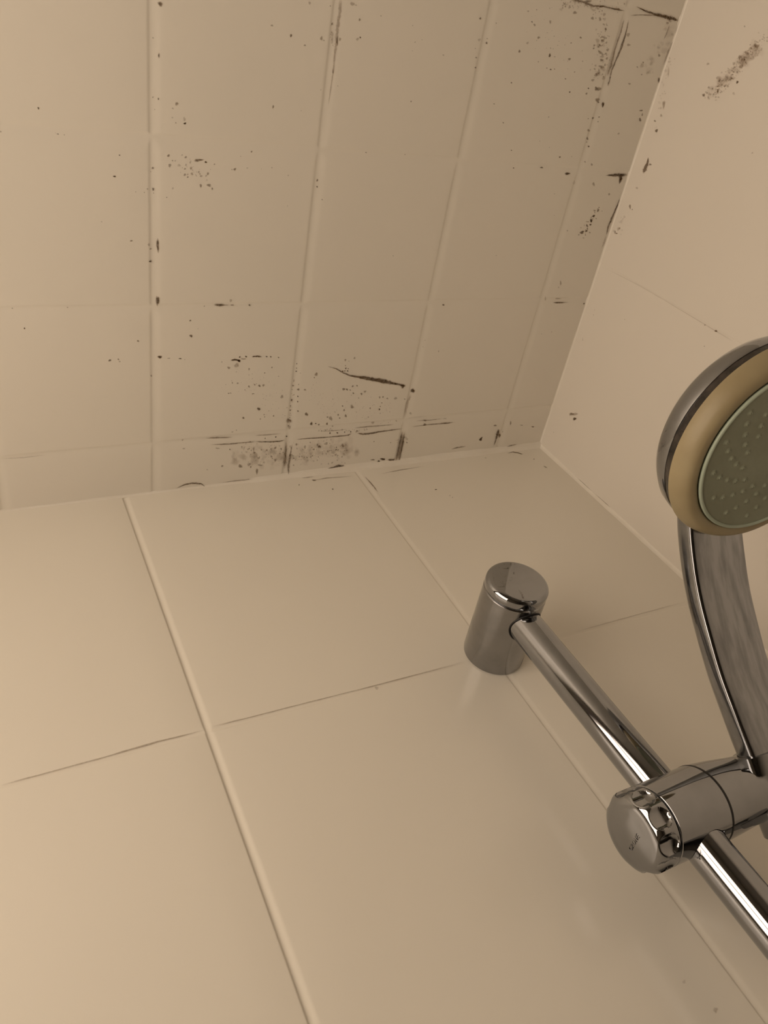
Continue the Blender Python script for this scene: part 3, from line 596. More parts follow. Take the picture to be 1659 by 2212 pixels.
  (-9.89,-366.8,1.76,-.22,.40,.76,.35),(-11.09,-365.5,.57,-.07,.26,.49,.42),(-7.07,-368.2,.66,-.08,.22,.42,.29),(-10.66,-367.3,.56,-.07,.20,.38,.40),
  (-10.69,-370.1,.53,-.07,.19,.35,.28),(-8.98,-369.4,.80,-.10,.30,.57,.44),(-7.14,-369.2,.67,-.08,.25,.47,.46),],
 'strip': [
  (-347.7,-154.1,.52,.01,.02,.54,.50),(-337,-154.7,3.18,.06,.05,1.09,.85),(-333,-154.6,2.67,.05,.02,.36,.60),(-327.7,-154.5,1.61,.03,.02,.46,.60),
  (-329,-157.9,1.07,.02,.06,1.09,.30),(-315.1,-154.3,.73,.01,.05,.74,.90),(-357.3,-143.7,.69,.02,.02,.73,.70),(-356.5,-132.2,1.14,.04,.03,1.12,.70),
  (-351.7,-137.4,.35,.01,.01,.37,.30),(-378.3,-117,1.37,.07,-.00,1.33,.90),(-372,-115.7,1.21,.06,.00,.38,.50),(-363.9,-115,1.05,.05,.01,.58,.80),
  (-360.6,-114.1,.44,.02,.01,.48,.30),(-384.3,-102.7,.69,.04,-.01,.78,.60),(-333.2,-110.7,.56,.03,.03,.60,.40),(-327.7,-105.7,1.13,.07,.06,1.21,.45),
  (-321.8,-107.4,1.9,.11,.12,2.02,.35),(-323.5,-111.9,2.64,.14,.06,1,.90),(-320.3,-111,1.33,.07,.07,1.21,1),(-316.9,-112.3,1.9,.10,.05,.80,.40),
  (-319.8,-114,.66,.03,.04,.70,.90),(-314.9,-114.1,.76,.04,.05,.80,.90),(-308.9,-113.9,1.15,.06,.04,.50,.90),(-311.9,-103.8,.77,.05,.06,.82,.40),
  (-311.7,-98.83,.49,.03,.04,.52,.30),(-324.3,-92.94,.57,.04,.03,.62,.60),(-320.3,-92.35,.68,.05,.04,.73,.50),(-324.9,-94.74,.38,.03,.02,.41,.40),
  (-311,-88.89,.88,.06,.06,.95,.50),(-306.5,-90.15,.59,.04,.05,.64,.70),(-314,-86.25,.49,.04,.03,.53,.50),(-326.7,-84.26,.77,.06,.02,.42,.70),
  (-325.1,-84.34,.48,.04,.03,.53,.60),(-307.1,-82.45,.99,.08,.03,.43,.60),(-313.7,-61.59,1,.09,.06,.89,.70),(-361.1,-46.51,.76,.08,.01,.89,.40),
  (-360,-38.59,1.34,.16,.01,.56,.50),(-333.2,-35.68,1.8,.21,.03,.69,.40),(-323.1,-33.46,.61,.07,.04,.70,.70),(-303,-31.33,.63,.07,.17,2.38,.40),
  (-328.6,-18.29,.92,.12,.05,1.08,.60),(-313.4,-16.18,1.68,.22,.12,1.95,.50),(-306.1,-16.8,1.48,.19,.12,1.71,.40),(-304.4,-14.15,.85,.11,.07,.98,.50),
  (-294.9,-.77,2.63,.37,.09,1.14,.85),(-321.9,-49.56,.80,.08,.05,.91,.30),(-318.7,-50.92,.60,.06,.04,.68,.40),(-340.9,-16.36,.60,.08,.02,.71,.40),
  (-298.7,-9.12,1.29,.17,.20,2.74,.50),(-296.5,-14.95,2.15,.28,.08,.99,.40),(-298.8,-113.3,.90,.05,.04,.52,.90),(-295.5,-113,.60,.03,.05,.63,.90),
  (-174.2,-79.38,1.99,.14,.40,1.95,.80),(-163.6,-74.39,2.03,.15,.53,2.47,.85),(-143.3,-38.65,1.88,.19,.27,1.2,.60),(-144,-43.01,1.87,.18,.21,.93,.50),
  (-273.7,-106,.52,.03,.06,.54,.90),(-273.5,-102.2,.53,.03,.06,.54,.80),(-273.5,-99.56,.63,.04,.07,.65,.90),(-274.6,-91.46,.53,.04,.14,1.33,.50),
  (-274.8,-87.07,.85,.06,.09,.89,.60),(-274.6,-74.17,.97,.08,.11,1.03,.80),(-275.1,-69.09,.65,.05,.07,.69,.70),(-274.9,-65.06,.76,.07,.08,.81,.70),
  (-275.3,-55.21,2.19,.21,.24,2.38,.50),(-274.1,-49.19,1.32,.13,.22,2.16,.40),(-270,-83.39,1.08,.08,.12,1.13,.60),(-269.7,-77.18,.65,.05,.07,.68,.90),
  (-269.3,-72.38,.65,.05,.08,.69,.80),(-268.1,-63.64,.77,.07,.09,.82,.70),(-270.2,-87.85,.64,.04,.07,.67,.40),(-269.7,-97.7,.53,.03,.06,.55,.30),
  (-256.1,-95.76,1.52,.10,.19,1.56,.50),(-257.4,-93.08,.65,.04,.08,.67,.60),(-264.2,-82.74,.98,.07,.12,1.02,.50),(-283.2,-77.9,1.48,.12,.15,1.58,.40),
  (-301.6,-68.54,1.35,.12,.11,1.48,.80),(-302.7,-89.03,1.02,.07,.08,1.09,.60),(-299.4,-89.12,1.02,.07,.09,1.09,.50),
  (-299.2,-99.73,.51,.03,.04,.53,.70),(-293.8,-104,.61,.04,.06,.64,.60),(-289.2,-112.1,.61,.03,.06,.63,.90),(-287.7,-96.12,.52,.03,.05,.54,.40),
  (-288.7,-61.12,.64,.06,.06,.70,.70),(-296.8,-63,.63,.06,.06,.69,.50),(-299.6,-59.26,.63,.06,.05,.69,.50),(-296.1,-60.88,.53,.05,.05,.58,.50),
  (-293.1,-66.09,.42,.04,.04,.46,.40),(-260.3,-60.03,1.56,.14,.19,1.66,.65),(-254.8,-50.61,1.36,.13,.18,1.46,.75),(-250.9,-50.35,.68,.07,.09,.73,.80),
  (-248,-48.99,.80,.08,.11,.86,.60),(-240.6,-49.11,1.04,.10,.15,1.11,.80),(-240.9,-55.52,.81,.08,.11,.85,.60),(-237.9,-54.03,1.86,.17,.27,1.95,.40),
  (-231.4,-56.8,.82,.07,.12,.85,.70),(-229.5,-53.49,.70,.07,.11,.74,.60),(-224.2,-55.18,1.06,.10,.26,1.72,.50),(-226.6,-60.8,1.05,.09,.16,1.09,.40),
  (-228.6,-64.91,.70,.06,.11,.72,.60),(-219.7,-63.44,1.65,.14,.27,1.7,.50),(-235.1,-46.24,.70,.07,.10,.74,.50),(-236.5,-39.51,.82,.09,.12,.88,.90),
  (-229.6,-39.04,.83,.09,.13,.88,.80),(-222.8,-39.07,.72,.08,.11,.76,.80),(-217,-38.84,.73,.08,.12,.76,.90),(-202.1,-60.48,.85,.07,.15,.86,.60),
  (-193,-58.71,.98,.09,.18,1,.80),(-192.7,-61.49,.61,.05,.11,.62,.70),(-191.8,-64.83,.61,.05,.11,.62,.60),(-194.9,-70.51,.97,.08,.18,.97,.50),
  (-191.7,-70.49,.85,.07,.16,.85,.60),(-187,-68.68,.86,.07,.16,.86,.50),(-179.1,-68.29,1.49,.12,.29,1.48,.35),(-169.8,-66.7,.63,.05,.13,.62,.60),
  (-212.8,-75.1,1.06,.08,.18,1.07,.60),(-209.9,-77,1.18,.09,.20,1.19,.40),(-220.5,-76.28,.82,.06,.13,.83,.70),(-223.9,-79.44,.69,.05,.11,.70,.50),
  (-226.9,-80.23,1.04,.08,.16,1.05,.60),(-230,-80.69,1.26,.09,.19,1.28,.60),(-222.1,-82.78,.92,.07,.15,.93,.50),(-218.2,-83.08,.81,.06,.13,.82,.50),
  (-214.8,-71.36,.71,.06,.12,.72,.30),(-202.4,-51.93,.73,.07,.13,.75,.40),(-197.1,-45.84,1.49,.14,.27,1.53,.40),(-173.9,-45.5,.90,.09,.18,.91,.40),
  (-161,-51.89,1.3,.12,.28,1.29,.30),(-146.1,-110.5,.75,.04,.17,.70,.40),(-162.5,-115.3,.49,.02,.10,.46,.30),(-161.9,-121.2,.49,.02,.10,.45,.40),
  (-233.3,-97.13,.67,.04,.10,.68,1),(-231.4,-97.35,.56,.03,.08,.56,1),(-228.9,-97.2,.68,.04,.10,.68,1),(-230.9,-99.55,.79,.05,.12,.79,.90),
  (-228.6,-99.08,.56,.03,.09,.56,.80),(-231.6,-102,.56,.03,.08,.56,.60),(-232.4,-107,1,.05,.15,1,.40),(-224.5,-108.3,1.01,.05,.16,1,.40),
  (-229.1,-105.8,.56,.03,.09,.56,.40),(-244.7,-27.08,1.41,.16,.20,1.53,.70),(-246.7,-29.19,.94,.11,.13,1.02,.50),
  (-238.6,-29.52,1.42,.16,.21,1.53,.30),(-192.4,-26.25,.63,.07,.12,.66,.60),(-175.1,-23.28,.65,.07,.13,.67,.50),(-158.2,-21.37,.80,.09,.17,.82,.60),
  (-179.9,-6.26,2.62,.33,.23,1.24,1),(-183.7,-4.3,1.57,.20,.20,1.11,.90),(-190.2,-6.88,2.07,.26,.12,.69,.70),(-275.6,-40.61,.67,.07,.07,.73,1),
  (-285,-41.03,.66,.07,.07,.73,1),(-294.1,-40.58,.65,.07,.06,.72,.70),(-295.6,-.65,3.13,.44,.09,1.17,.70),(-54.79,-17.74,1.53,.16,.72,2.35,.70),
  (-76.17,-15.83,1.79,.20,.58,2.03,.95),(-75.3,-17.84,.75,.08,.21,.72,.80),(-16.69,-23.75,2.24,.22,.26,.74,.60),(-31.53,-26.93,1.88,.19,.24,.73,.40),
  (-45.86,-30.87,.77,.07,.83,2.59,.60),(-63.62,-29.84,2.4,.24,.26,.86,.50),(-52.32,-21.72,.77,.08,.23,.73,.40),(-123.1,-42.99,1.92,.18,.13,.54,.40),
  (-282.5,-19.73,.19,.02,.03,.31,.36),(-219,-25.11,.40,.05,.06,.41,.15),(-277.2,-25.22,.58,.07,.05,.57,.49),(-269.6,-14.41,.36,.05,.05,.44,.14),
  (-296.4,-16.43,.32,.04,.03,.37,.43),(-313.1,-33.45,.72,.08,.05,.78,.22),(-264.7,-31.59,.96,.11,.09,.84,.13),(-228,-16.75,.71,.09,.11,.75,.45),
  (-267.8,-17.1,.35,.04,.05,.44,.25),(-239.4,-11.85,.22,.03,.04,.27,.30),(-222.6,-25.52,1.2,.14,.19,1.26,.22),(-279.9,-24.42,.70,.08,.07,.70,.24),
  (-283.9,-16.11,.20,.03,.03,.32,.44),(-253.7,-14.48,.33,.04,.04,.35,.31),(-299.1,-15.08,.30,.04,.02,.30,.27),(-272,-19.6,.31,.04,.04,.36,.36),
  (-267.1,-18.24,.75,.09,.09,.82,.39),(-240.5,-8.84,.87,.11,.13,.99,.18),(-247.8,-21.25,.24,.03,.04,.30,.13),(-253.7,-32.25,.60,.07,.10,.85,.44),
  (-311.9,-35.36,.26,.03,.02,.25,.32),(-282.9,-27.05,.47,.06,.04,.43,.39),(-245.3,-27.76,.30,.03,.04,.28,.22),(-273.9,-22.93,.38,.05,.04,.43,.26),
  (-240.3,-25.09,.24,.03,.03,.23,.12),(-220.4,-24.78,.45,.05,.06,.41,.46),(-224.7,-25.08,.36,.04,.05,.35,.37),(-239.7,-22.09,.48,.06,.08,.59,.32),
  (-247.2,-19.98,.46,.06,.04,.34,.22),(-288.8,-37,.20,.02,.02,.28,.37),(-300.5,-24.5,.27,.03,.02,.24,.46),(-296.4,-29.69,.68,.08,.05,.70,.34),
  (-266.9,-18.09,.72,.09,.09,.81,.31),(-272.3,-25.99,.23,.03,.03,.25,.21),(-240.9,-29.75,.28,.03,.04,.27,.21),(-279.8,-24.44,.71,.09,.07,.76,.28),
  (-271.9,-20.84,.33,.04,.02,.24,.20),(-250.6,-15.64,.36,.05,.04,.32,.35),(-306.4,-28.16,.22,.03,.02,.31,.48),(-226.1,-15.26,.23,.03,.04,.31,.14),
  (-221.2,-20.33,.29,.03,.04,.27,.31),(-308,-31.57,.53,.06,.05,.75,.42),(-284.8,-30.37,.98,.11,.09,.96,.46),(-224.1,-26.18,.30,.03,.04,.30,.21),
  (-260,-15.94,.88,.11,.10,.91,.14),(-283.6,-33.07,.25,.03,.03,.35,.12),(-286.9,-20.54,.29,.04,.03,.31,.17),(-258.9,-25.5,.56,.07,.07,.65,.21),
  (-288,-29.75,1.04,.12,.08,.92,.38),(-268.2,-20.81,.39,.05,.03,.33,.34),(-221.6,-13.96,.67,.08,.15,.99,.43),(-235.3,-29.24,.81,.09,.09,.64,.32),
  (-294.6,-21.77,.40,.05,.04,.47,.13),(-220.9,-8.16,.37,.05,.06,.41,.40),(-283.2,-18.83,.73,.09,.09,1.02,.42),(-270.4,-21.52,.38,.05,.04,.41,.25),
  (-265.2,-27.87,.37,.04,.07,.62,.49),(-311.6,-31.79,.34,.04,.03,.55,.28),(-246.9,-24.25,.37,.04,.07,.59,.38),(-226.6,-21.2,.92,.11,.11,.78,.28),
  (-283.6,-24.45,.24,.03,.02,.24,.41),(-274.1,-17.61,.27,.03,.04,.37,.30),(-257.4,-18.11,.57,.07,.05,.47,.32),(-249.6,-24.92,1.03,.12,.12,.99,.41),
  (-236.2,-21.37,.78,.09,.14,1.07,.40),(-226,-22,.52,.06,.09,.61,.33),(-226.1,-15.92,.86,.10,.09,.61,.41),(-271.1,-23.58,.29,.04,.04,.38,.13),
  (-288.4,-33.16,.71,.08,.09,1.03,.21),(-286.1,-20.36,.65,.08,.06,.74,.22),(-243.1,-20.59,.40,.05,.06,.46,.30),(-225.8,-20.36,.31,.04,.04,.27,.34),
  (-267.5,-20.5,.77,.09,.07,.64,.22),(-237.3,-19.04,.90,.11,.12,.92,.29),(-298.9,-32.45,.22,.03,.02,.27,.14),(-271.4,-30.06,.69,.08,.07,.73,.36),
  (-228.4,-24.42,.71,.08,.12,.86,.49),(-258,-23.17,.68,.08,.11,.95,.13),(-292.4,-21.82,.33,.04,.02,.24,.23),(-259.7,-19.02,.69,.08,.08,.70,.44),
  (-303.9,-31.76,.26,.03,.03,.35,.40),(-261.8,-25.73,.65,.08,.07,.63,.16),(-296.5,-30.33,.59,.07,.04,.46,.46),(-279.4,-29.16,.51,.06,.06,.63,.36),
  (-249.9,-18.95,.50,.06,.06,.47,.17),(-269.3,-21.84,.58,.07,.06,.60,.50),(-285.6,-24.4,.22,.03,.02,.28,.42),(-311.5,-33.27,1.01,.12,.07,1.05,.21),
  (-297.6,-22.73,.60,.07,.08,1.02,.37),(-313.4,-34.78,.67,.08,.04,.64,.45),(-294.9,-20.49,.25,.03,.02,.22,.19),(-241.1,-21.19,.67,.08,.09,.69,.20),
  (-249.2,-29.95,.29,.03,.03,.26,.16),(-253,-24.96,.32,.04,.04,.32,.32),(-260.4,-27.2,.29,.03,.04,.33,.25),(-244.4,-16.55,.53,.07,.09,.68,.45),
  (-305.3,-32.9,.26,.03,.02,.29,.14),(-243.8,-25.42,.26,.03,.04,.30,.25),(-268.7,-33.51,.54,.06,.05,.47,.17),(-230.4,-8.8,.89,.11,.14,.97,.32),
  (-243.2,-14.99,.43,.05,.07,.52,.20),(-311.7,-16.65,.28,.04,.02,.31,.40),(-271.3,-11.46,.47,.06,.05,.45,.36),(-279.9,-26.37,.52,.06,.05,.55,.22),
  (-247.7,-18.55,.45,.05,.08,.62,.26),(-270.4,-28.84,.71,.08,.07,.65,.44),(-279.1,-28.76,.94,.11,.11,1.13,.33),(-245,-24.86,.23,.03,.04,.29,.41),
  (-300.6,-20.12,.38,.05,.03,.39,.30),(-279.7,-12.48,.26,.03,.03,.31,.46),(-279.9,-16.77,.36,.05,.04,.40,.18),(-230.7,-16.02,.77,.09,.10,.73,.31),
  (-281.1,-32.06,.74,.08,.10,1.11,.22),(-297.6,-23.68,.42,.05,.04,.46,.16),(-284.6,-26.48,.23,.03,.02,.27,.14),(-287.2,-22.36,1.21,.15,.09,.99,.41),
  (-273,-28.26,.48,.06,.05,.53,.27),(-309.1,-29.42,.99,.12,.06,.98,.33),(-249.7,-31.59,.29,.03,.04,.32,.14),(-291.4,-29.38,.25,.03,.02,.29,.27),
  (-257.4,-17.15,.66,.08,.08,.73,.31),(-217.7,-6.92,.57,.07,.08,.51,.48),(-253.5,-23.53,.37,.04,.03,.27,.32),(-304.9,-30.72,.52,.06,.05,.71,.19),
  (-234.7,-32.81,.38,.04,.05,.38,.39),(-218,-20.18,.70,.08,.11,.75,.39),(-308.4,-32.43,.70,.08,.04,.67,.12),(-264.9,-27.28,.63,.07,.09,.86,.16),
  (-266.4,-11.04,.76,.10,.08,.72,.49),(-248.2,-12.87,.82,.10,.14,1.16,.23),(-219.8,-26.05,.64,.07,.11,.73,.36),(-310.9,-33.76,.25,.03,.01,.22,.31),
  (-283.5,-17.82,.95,.12,.10,1.14,.39),(-235.4,-20.17,.25,.03,.03,.23,.13),(-225.4,-20.04,.32,.04,.07,.46,.32),(-298.4,-22.25,1.14,.14,.09,1.25,.32),
  (-286.7,-24.2,.26,.03,.02,.22,.13),(-244.9,-13.33,.73,.09,.10,.82,.35),(-233.1,-21.92,1.19,.14,.12,.85,.22),(-278.3,-23.98,.30,.04,.02,.22,.19),
  (-243.6,-32.79,.35,.04,.05,.35,.29),(-302.3,-27.85,1.12,.13,.06,.89,.39),(-279,-18.62,.24,.03,.02,.25,.23),(-231.2,-18.98,.71,.09,.08,.59,.25),
  (-225.8,-10.96,.46,.06,.08,.53,.50),(-287,-22.03,.33,.04,.03,.37,.23),(-313.1,-29.76,.67,.08,.03,.55,.21),(-257.1,-15.43,.35,.04,.05,.47,.48),
  (-231.1,-22.78,.33,.04,.07,.48,.42),(-232.2,-19.21,.27,.03,.05,.39,.47),(-279.5,-14.74,.39,.05,.03,.37,.22),(-290,-25.12,.34,.04,.05,.54,.19),
  (-273.2,-25.36,.24,.03,.03,.28,.33),(-228.6,-22.65,.30,.04,.04,.29,.38),(-300.7,-36.38,.67,.08,.06,.75,.20),(-234.6,-22.16,.72,.08,.09,.64,.47),
  (-228.7,-16.67,.37,.04,.05,.33,.41),(-228.6,-21.84,.78,.09,.09,.60,.47),(-269.9,-25.17,.27,.03,.03,.24,.32),(-296.1,-18.25,.39,.05,.03,.41,.39),
  (-291.8,-29.06,1.01,.12,.08,1.01,.47),(-246.4,-17.3,.35,.04,.05,.41,.20),(-274.6,-24.44,.22,.03,.02,.24,.36),(-238.6,-33.07,.63,.07,.08,.57,.26),
  (-232.4,-16.31,.21,.03,.05,.36,.45),(-256,-16.05,.62,.08,.06,.50,.29),(-251.5,-26.95,.58,.07,.09,.78,.43),(-275,-24.2,.19,.02,.03,.29,.48),
  (-255.5,-25.8,.29,.03,.04,.32,.36),(-274.7,-26.53,.30,.03,.03,.33,.33),(-290.6,-25.43,.29,.04,.02,.25,.15),(-291.9,-25.13,.57,.07,.05,.63,.49),
  (-230.3,-27.52,.32,.04,.03,.25,.36),(-291,-34.78,.24,.03,.02,.24,.45),(-255.8,-21.91,.26,.03,.05,.40,.41),(-246.2,-33.04,.41,.05,.07,.55,.23),
  (-265.4,-16.39,.58,.07,.07,.62,.28),(-233.7,-8.27,.78,.10,.14,1,.31),(-305.2,-30.31,.51,.06,.04,.59,.27),(-296.8,-22.92,.25,.03,.02,.24,.29),
  (-223.7,-19.78,.92,.11,.16,1.07,.15),(-279.2,-29.06,.47,.05,.03,.37,.14),(-228.2,-22.12,.55,.06,.06,.42,.49),(-276.7,-14.9,.27,.04,.03,.30,.46),
  (-309.8,-22.89,.25,.03,.02,.31,.30),(-256.8,-24.85,.21,.03,.04,.33,.25),(-221.4,-13.64,.22,.03,.04,.27,.24),(-272.6,-17.26,.46,.06,.04,.40,.22),
  (-220.4,-16.94,.71,.09,.13,.85,.25),(-280,-23.08,.83,.10,.08,.81,.13),(-228.4,-15.3,.28,.03,.05,.33,.35),(-301.1,-30.44,.21,.02,.03,.37,.29),
  (-302.4,-28.02,1.14,.14,.07,1,.19),(-266.3,-31.51,1.06,.12,.12,1.14,.25),(-260.5,-31.64,.35,.04,.04,.39,.17),(-286.3,-20.42,.49,.06,.05,.56,.37),
  (-250,-18.45,.72,.09,.09,.75,.40),(-306.7,-19.35,.54,.07,.05,.74,.22),(-273,-14.39,.56,.07,.06,.58,.43),(-251.4,-17.45,.96,.12,.14,1.19,.37),
  (-226.4,-14.57,.79,.10,.08,.59,.30),(-257.9,-27.4,.82,.10,.11,.99,.26),(-269.9,-18.73,.42,.05,.04,.39,.25),(-289.6,-31.88,.30,.03,.04,.46,.49),
  (-305.6,-24.87,.27,.03,.01,.21,.38),(-287.2,-33.62,.29,.03,.02,.23,.45),(-262.6,-33.91,.28,.03,.03,.31,.24),(-284.1,-30.94,.91,.11,.10,1.16,.36),
  (-259.8,-11.08,.61,.08,.08,.76,.19),(-285.4,-32.84,.39,.04,.04,.45,.34),(-305.4,-26.7,.49,.06,.05,.73,.30),(-309.7,-30.41,.27,.03,.02,.33,.16),
  (-313.1,-34.83,.32,.04,.03,.43,.47),(-219.9,-16.73,.21,.03,.04,.29,.48),(-307.4,-28.96,.31,.04,.02,.33,.22),(-293.6,-37.54,.43,.05,.04,.55,.36),
  (-223.2,-26.65,.88,.10,.16,1.07,.43),(-278.1,-30.14,.43,.05,.06,.60,.16),(-293.2,-17.21,1.23,.16,.08,1,.18),(-265.2,-19.41,.38,.05,.04,.42,.33),
  (-254.9,-17.44,.73,.09,.10,.82,.49),(-229.6,-9.41,.47,.06,.06,.41,.35),(-309.3,-21.42,.26,.03,.02,.37,.21),(-232.2,-25.34,.41,.05,.06,.40,.14),
  (-293.9,-16.92,.22,.03,.02,.31,.31),(-289.5,-21.93,.41,.05,.04,.53,.24),(-230.3,-24.3,.29,.03,.06,.40,.43),(-310.1,-37.38,.49,.06,.05,.78,.23),
  (-240.2,-29.23,.40,.05,.07,.52,.44),(-262.1,-16.4,.35,.04,.06,.52,.38),(-276,-15.6,.57,.07,.09,.91,.37),(-273.1,-17.79,.29,.04,.04,.38,.14),
  (-307.1,-32.43,.63,.07,.06,.84,.49),(-235,-21.27,.65,.08,.10,.70,.35),(-272.5,-34.74,.21,.02,.03,.28,.41),(-261.9,-19.09,.61,.08,.12,1.05,.37),
  (-261.9,-21.85,.61,.07,.07,.68,.32),(-287.4,-28.25,.34,.04,.05,.60,.38),(-306.5,-38.97,.45,.05,.04,.52,.50),(-303.3,-18.86,.33,.04,.03,.41,.26),
  (-227.5,-17.97,.28,.03,.04,.28,.43),(-310.9,-34.48,.63,.07,.06,.93,.17),(-266,-32.06,.75,.08,.11,1.04,.37),(-284.4,-19.24,.71,.09,.08,.91,.24),
  (-259.8,-25.63,.26,.03,.03,.30,.39),(-268.4,-21.77,.24,.03,.03,.28,.29),(-222.2,-24.91,.91,.10,.16,1.05,.47),(-293,-28.21,.37,.04,.04,.46,.35),
  (-259.9,-26.02,.45,.05,.06,.53,.26),(-219.9,-20.13,.59,.07,.10,.68,.45),(-303.5,-24.18,.33,.04,.03,.40,.29),(-271.5,-31.18,.55,.06,.06,.57,.29),
  (-307.1,-34.37,.44,.05,.02,.36,.27),(-241.5,-32.33,.92,.10,.09,.70,.27),(-240.8,-19.44,.76,.09,.09,.73,.33),(-233.5,-23.96,.22,.03,.04,.28,.48),
  (-258,-28.77,1.02,.12,.12,1.03,.33),(-282.1,-18.76,.68,.09,.08,.87,.17),(-225.6,-16.17,.30,.04,.05,.34,.24),(-305.5,-36.46,.24,.03,.02,.26,.46),
  (-261.1,-24.02,3.71,.44,.55,4.89,.05),(-237.6,-23.24,3.38,.40,.43,3.21,.07),(-218.2,-18.94,1.54,.18,.36,2.34,.03),
  (-317.3,-28.29,3.09,.38,.24,4.11,.08),(-276.3,-27.48,2.12,.25,.20,2.1,.03),(-256.4,-21.28,2.19,.26,.22,1.91,.04),(-251.8,-20.28,1.6,.19,.24,2,.05),
  (-208.7,-18.31,2.89,.34,.32,2,.05),(-218.1,-20.95,1.92,.23,.34,2.21,.07),(-317.9,-23.86,1.43,.18,.10,1.73,.07),
  (-273.1,-16.21,3.25,.41,.46,4.61,.07),(-252.8,-19.91,2.41,.29,.32,2.67,.09),(-300.6,-22.4,2.57,.32,.22,2.98,.09),
  (-301.1,-32.38,2.97,.35,.25,3.45,.09),(-287.1,-17.13,3.68,.47,.27,3.12,.05),(-239.2,-29.74,1.57,.18,.23,1.73,.04),
  (-276.1,-20.69,1.98,.24,.23,2.4,.04),(-293.5,-25.13,3.39,.41,.27,3.38,.08),(-210.2,-17.33,2.68,.32,.46,2.9,.05),
  (-231.3,-20.87,2.7,.32,.37,2.67,.08),(-293.9,-28.77,2.03,.24,.18,2.18,.09),(-228.7,-17.66,2.47,.30,.28,2,.08),(-318.1,-21.2,2.72,.35,.24,4.24,.09),
  (-318.2,-21.92,1.99,.25,.15,2.59,.08),(-299.5,-18.49,1.73,.22,.16,2.13,.06),(-303.2,-18.83,3.13,.40,.20,2.88,.08),
  (-237.7,-26.54,2.09,.24,.47,3.49,.04),(-303.4,-24.57,2.57,.32,.17,2.36,.10),(-250.5,-14.27,1.77,.22,.23,1.88,.07),
  (-274.5,-16.47,1.59,.20,.20,2.08,.05),(-221.6,-25.27,4.9,.56,.63,4.22,.08),(-255.6,-12.3,3.8,.49,.36,3.13,.09),
  (-319.5,-25.65,1.81,.22,.12,2.22,.06),(-270.3,-18.97,3.4,.42,.38,3.68,.08),(-301.4,-24.88,2.06,.25,.25,3.47,.08),
  (-280.6,-27.71,2.02,.24,.27,2.89,.07),(-289.6,-27.51,1.97,.23,.22,2.58,.06),(-214.2,-20.33,2.78,.33,.36,2.33,.09),
  (-312.4,-24.17,1.92,.24,.12,1.91,.05),(-313.2,-27.66,1.56,.19,.12,2,.05),(-304.2,-16.69,1.91,.25,.11,1.52,.08),(-286.7,-28.19,2.42,.29,.32,3.7,.10),
  (-260.2,-23.94,1.6,.19,.26,2.34,.09),(-300.6,-25.97,1.93,.23,.14,1.94,.10),(-233.9,-25.88,2.89,.33,.47,3.38,.03),
  (-260.1,-27.27,2.75,.32,.44,3.87,.05),(-251.3,-27.5,4.36,.50,.48,3.92,.08),(-303.2,-25.37,3.19,.39,.24,3.4,.07),
  (-253.5,-26.22,2.26,.26,.37,3.09,.06),(-220.2,-25.2,3.87,.44,.66,4.39,.10),(-267.1,-21.23,3.55,.43,.36,3.42,.03),
  (-318.5,-20.87,3.41,.43,.18,3.14,.07),(-264.6,-16.71,1.71,.21,.20,1.89,.09),(-303.5,-28.37,1.74,.21,.15,2.14,.04),
  (-215.9,-30,3.21,.35,.74,4.77,.08),(-223.1,-24.96,2.08,.24,.25,1.72,.03),(-313,-25.22,2.38,.29,.17,2.81,.03),(-215.9,-21.09,4.56,.54,.63,4.08,.05),
  (-218.1,-19.48,2.56,.30,.42,2.74,.08),(-253.3,-22.98,2.93,.35,.36,3,.09),(-225,-12.42,1.45,.18,.35,2.42,.10),(-293,-21.92,1.54,.19,.16,2.01,.06),
  (-231.1,-20.06,1.97,.24,.26,1.84,.04),(-284.1,-18.32,3.94,.50,.27,3.02,.03),(-207.9,-19.29,2.53,.30,.54,3.35,.07),
  (-254.7,-14.15,1.49,.19,.24,2.1,.09),(-290.4,-18.88,1.74,.22,.18,2.13,.04),(-262.9,-20.03,1.74,.21,.19,1.69,.04),
  (-207.9,-13.66,2.21,.27,.34,2.14,.03),(-226,-31.85,2.54,.28,.41,2.78,.09),(-275.4,-12.96,2.86,.37,.45,4.62,.04),
  (-251.8,-32.14,1.48,.17,.29,2.35,.04),(-218.9,-23.91,1.74,.20,.40,2.66,.04),(-225.2,-23.97,4.56,.53,.57,3.89,.07),
  (-305.5,-25.24,1.72,.21,.13,1.89,.05),(-321.2,-19.84,1.45,.19,.08,1.42,.06),(-277.9,-18.77,1.64,.20,.23,2.37,.05),
  (-285.7,-15.09,1.97,.25,.14,1.62,.05),(-276.3,-21.29,3.05,.37,.34,3.53,.06),(-229.8,-28.72,4.17,.47,.47,3.27,.04),
  (-234.2,-25.73,1.48,.17,.29,2.11,.10),(-221.5,-17.47,2.73,.33,.38,2.58,.10),(-245.3,-21.28,2.36,.28,.35,2.77,.03),
  (-214.4,-12.96,2.25,.28,.37,2.38,.06),(-280,-22.69,1.78,.22,.20,2.12,.03),(-289.2,-26.27,2.33,.28,.20,2.4,.09),(-279,-18.4,3.46,.43,.37,3.96,.04),
  (-301.3,-21.74,3.94,.49,.33,4.51,.05),(-207.6,-15.58,2.79,.34,.51,3.16,.09),(-280,-20.19,4.01,.50,.37,3.95,.04),
  (-233.7,-32.39,2.34,.26,.40,2.86,.10),(-257.5,-18.54,4.01,.49,.45,3.92,.04),(-246.1,-27.72,3.33,.38,.45,3.55,.07),
  (-229.2,-23.14,2.37,.28,.27,1.92,.04),(-233.9,-19.33,1.76,.21,.29,2.14,.04),(-294.5,-19.35,1.92,.24,.19,2.41,.07),
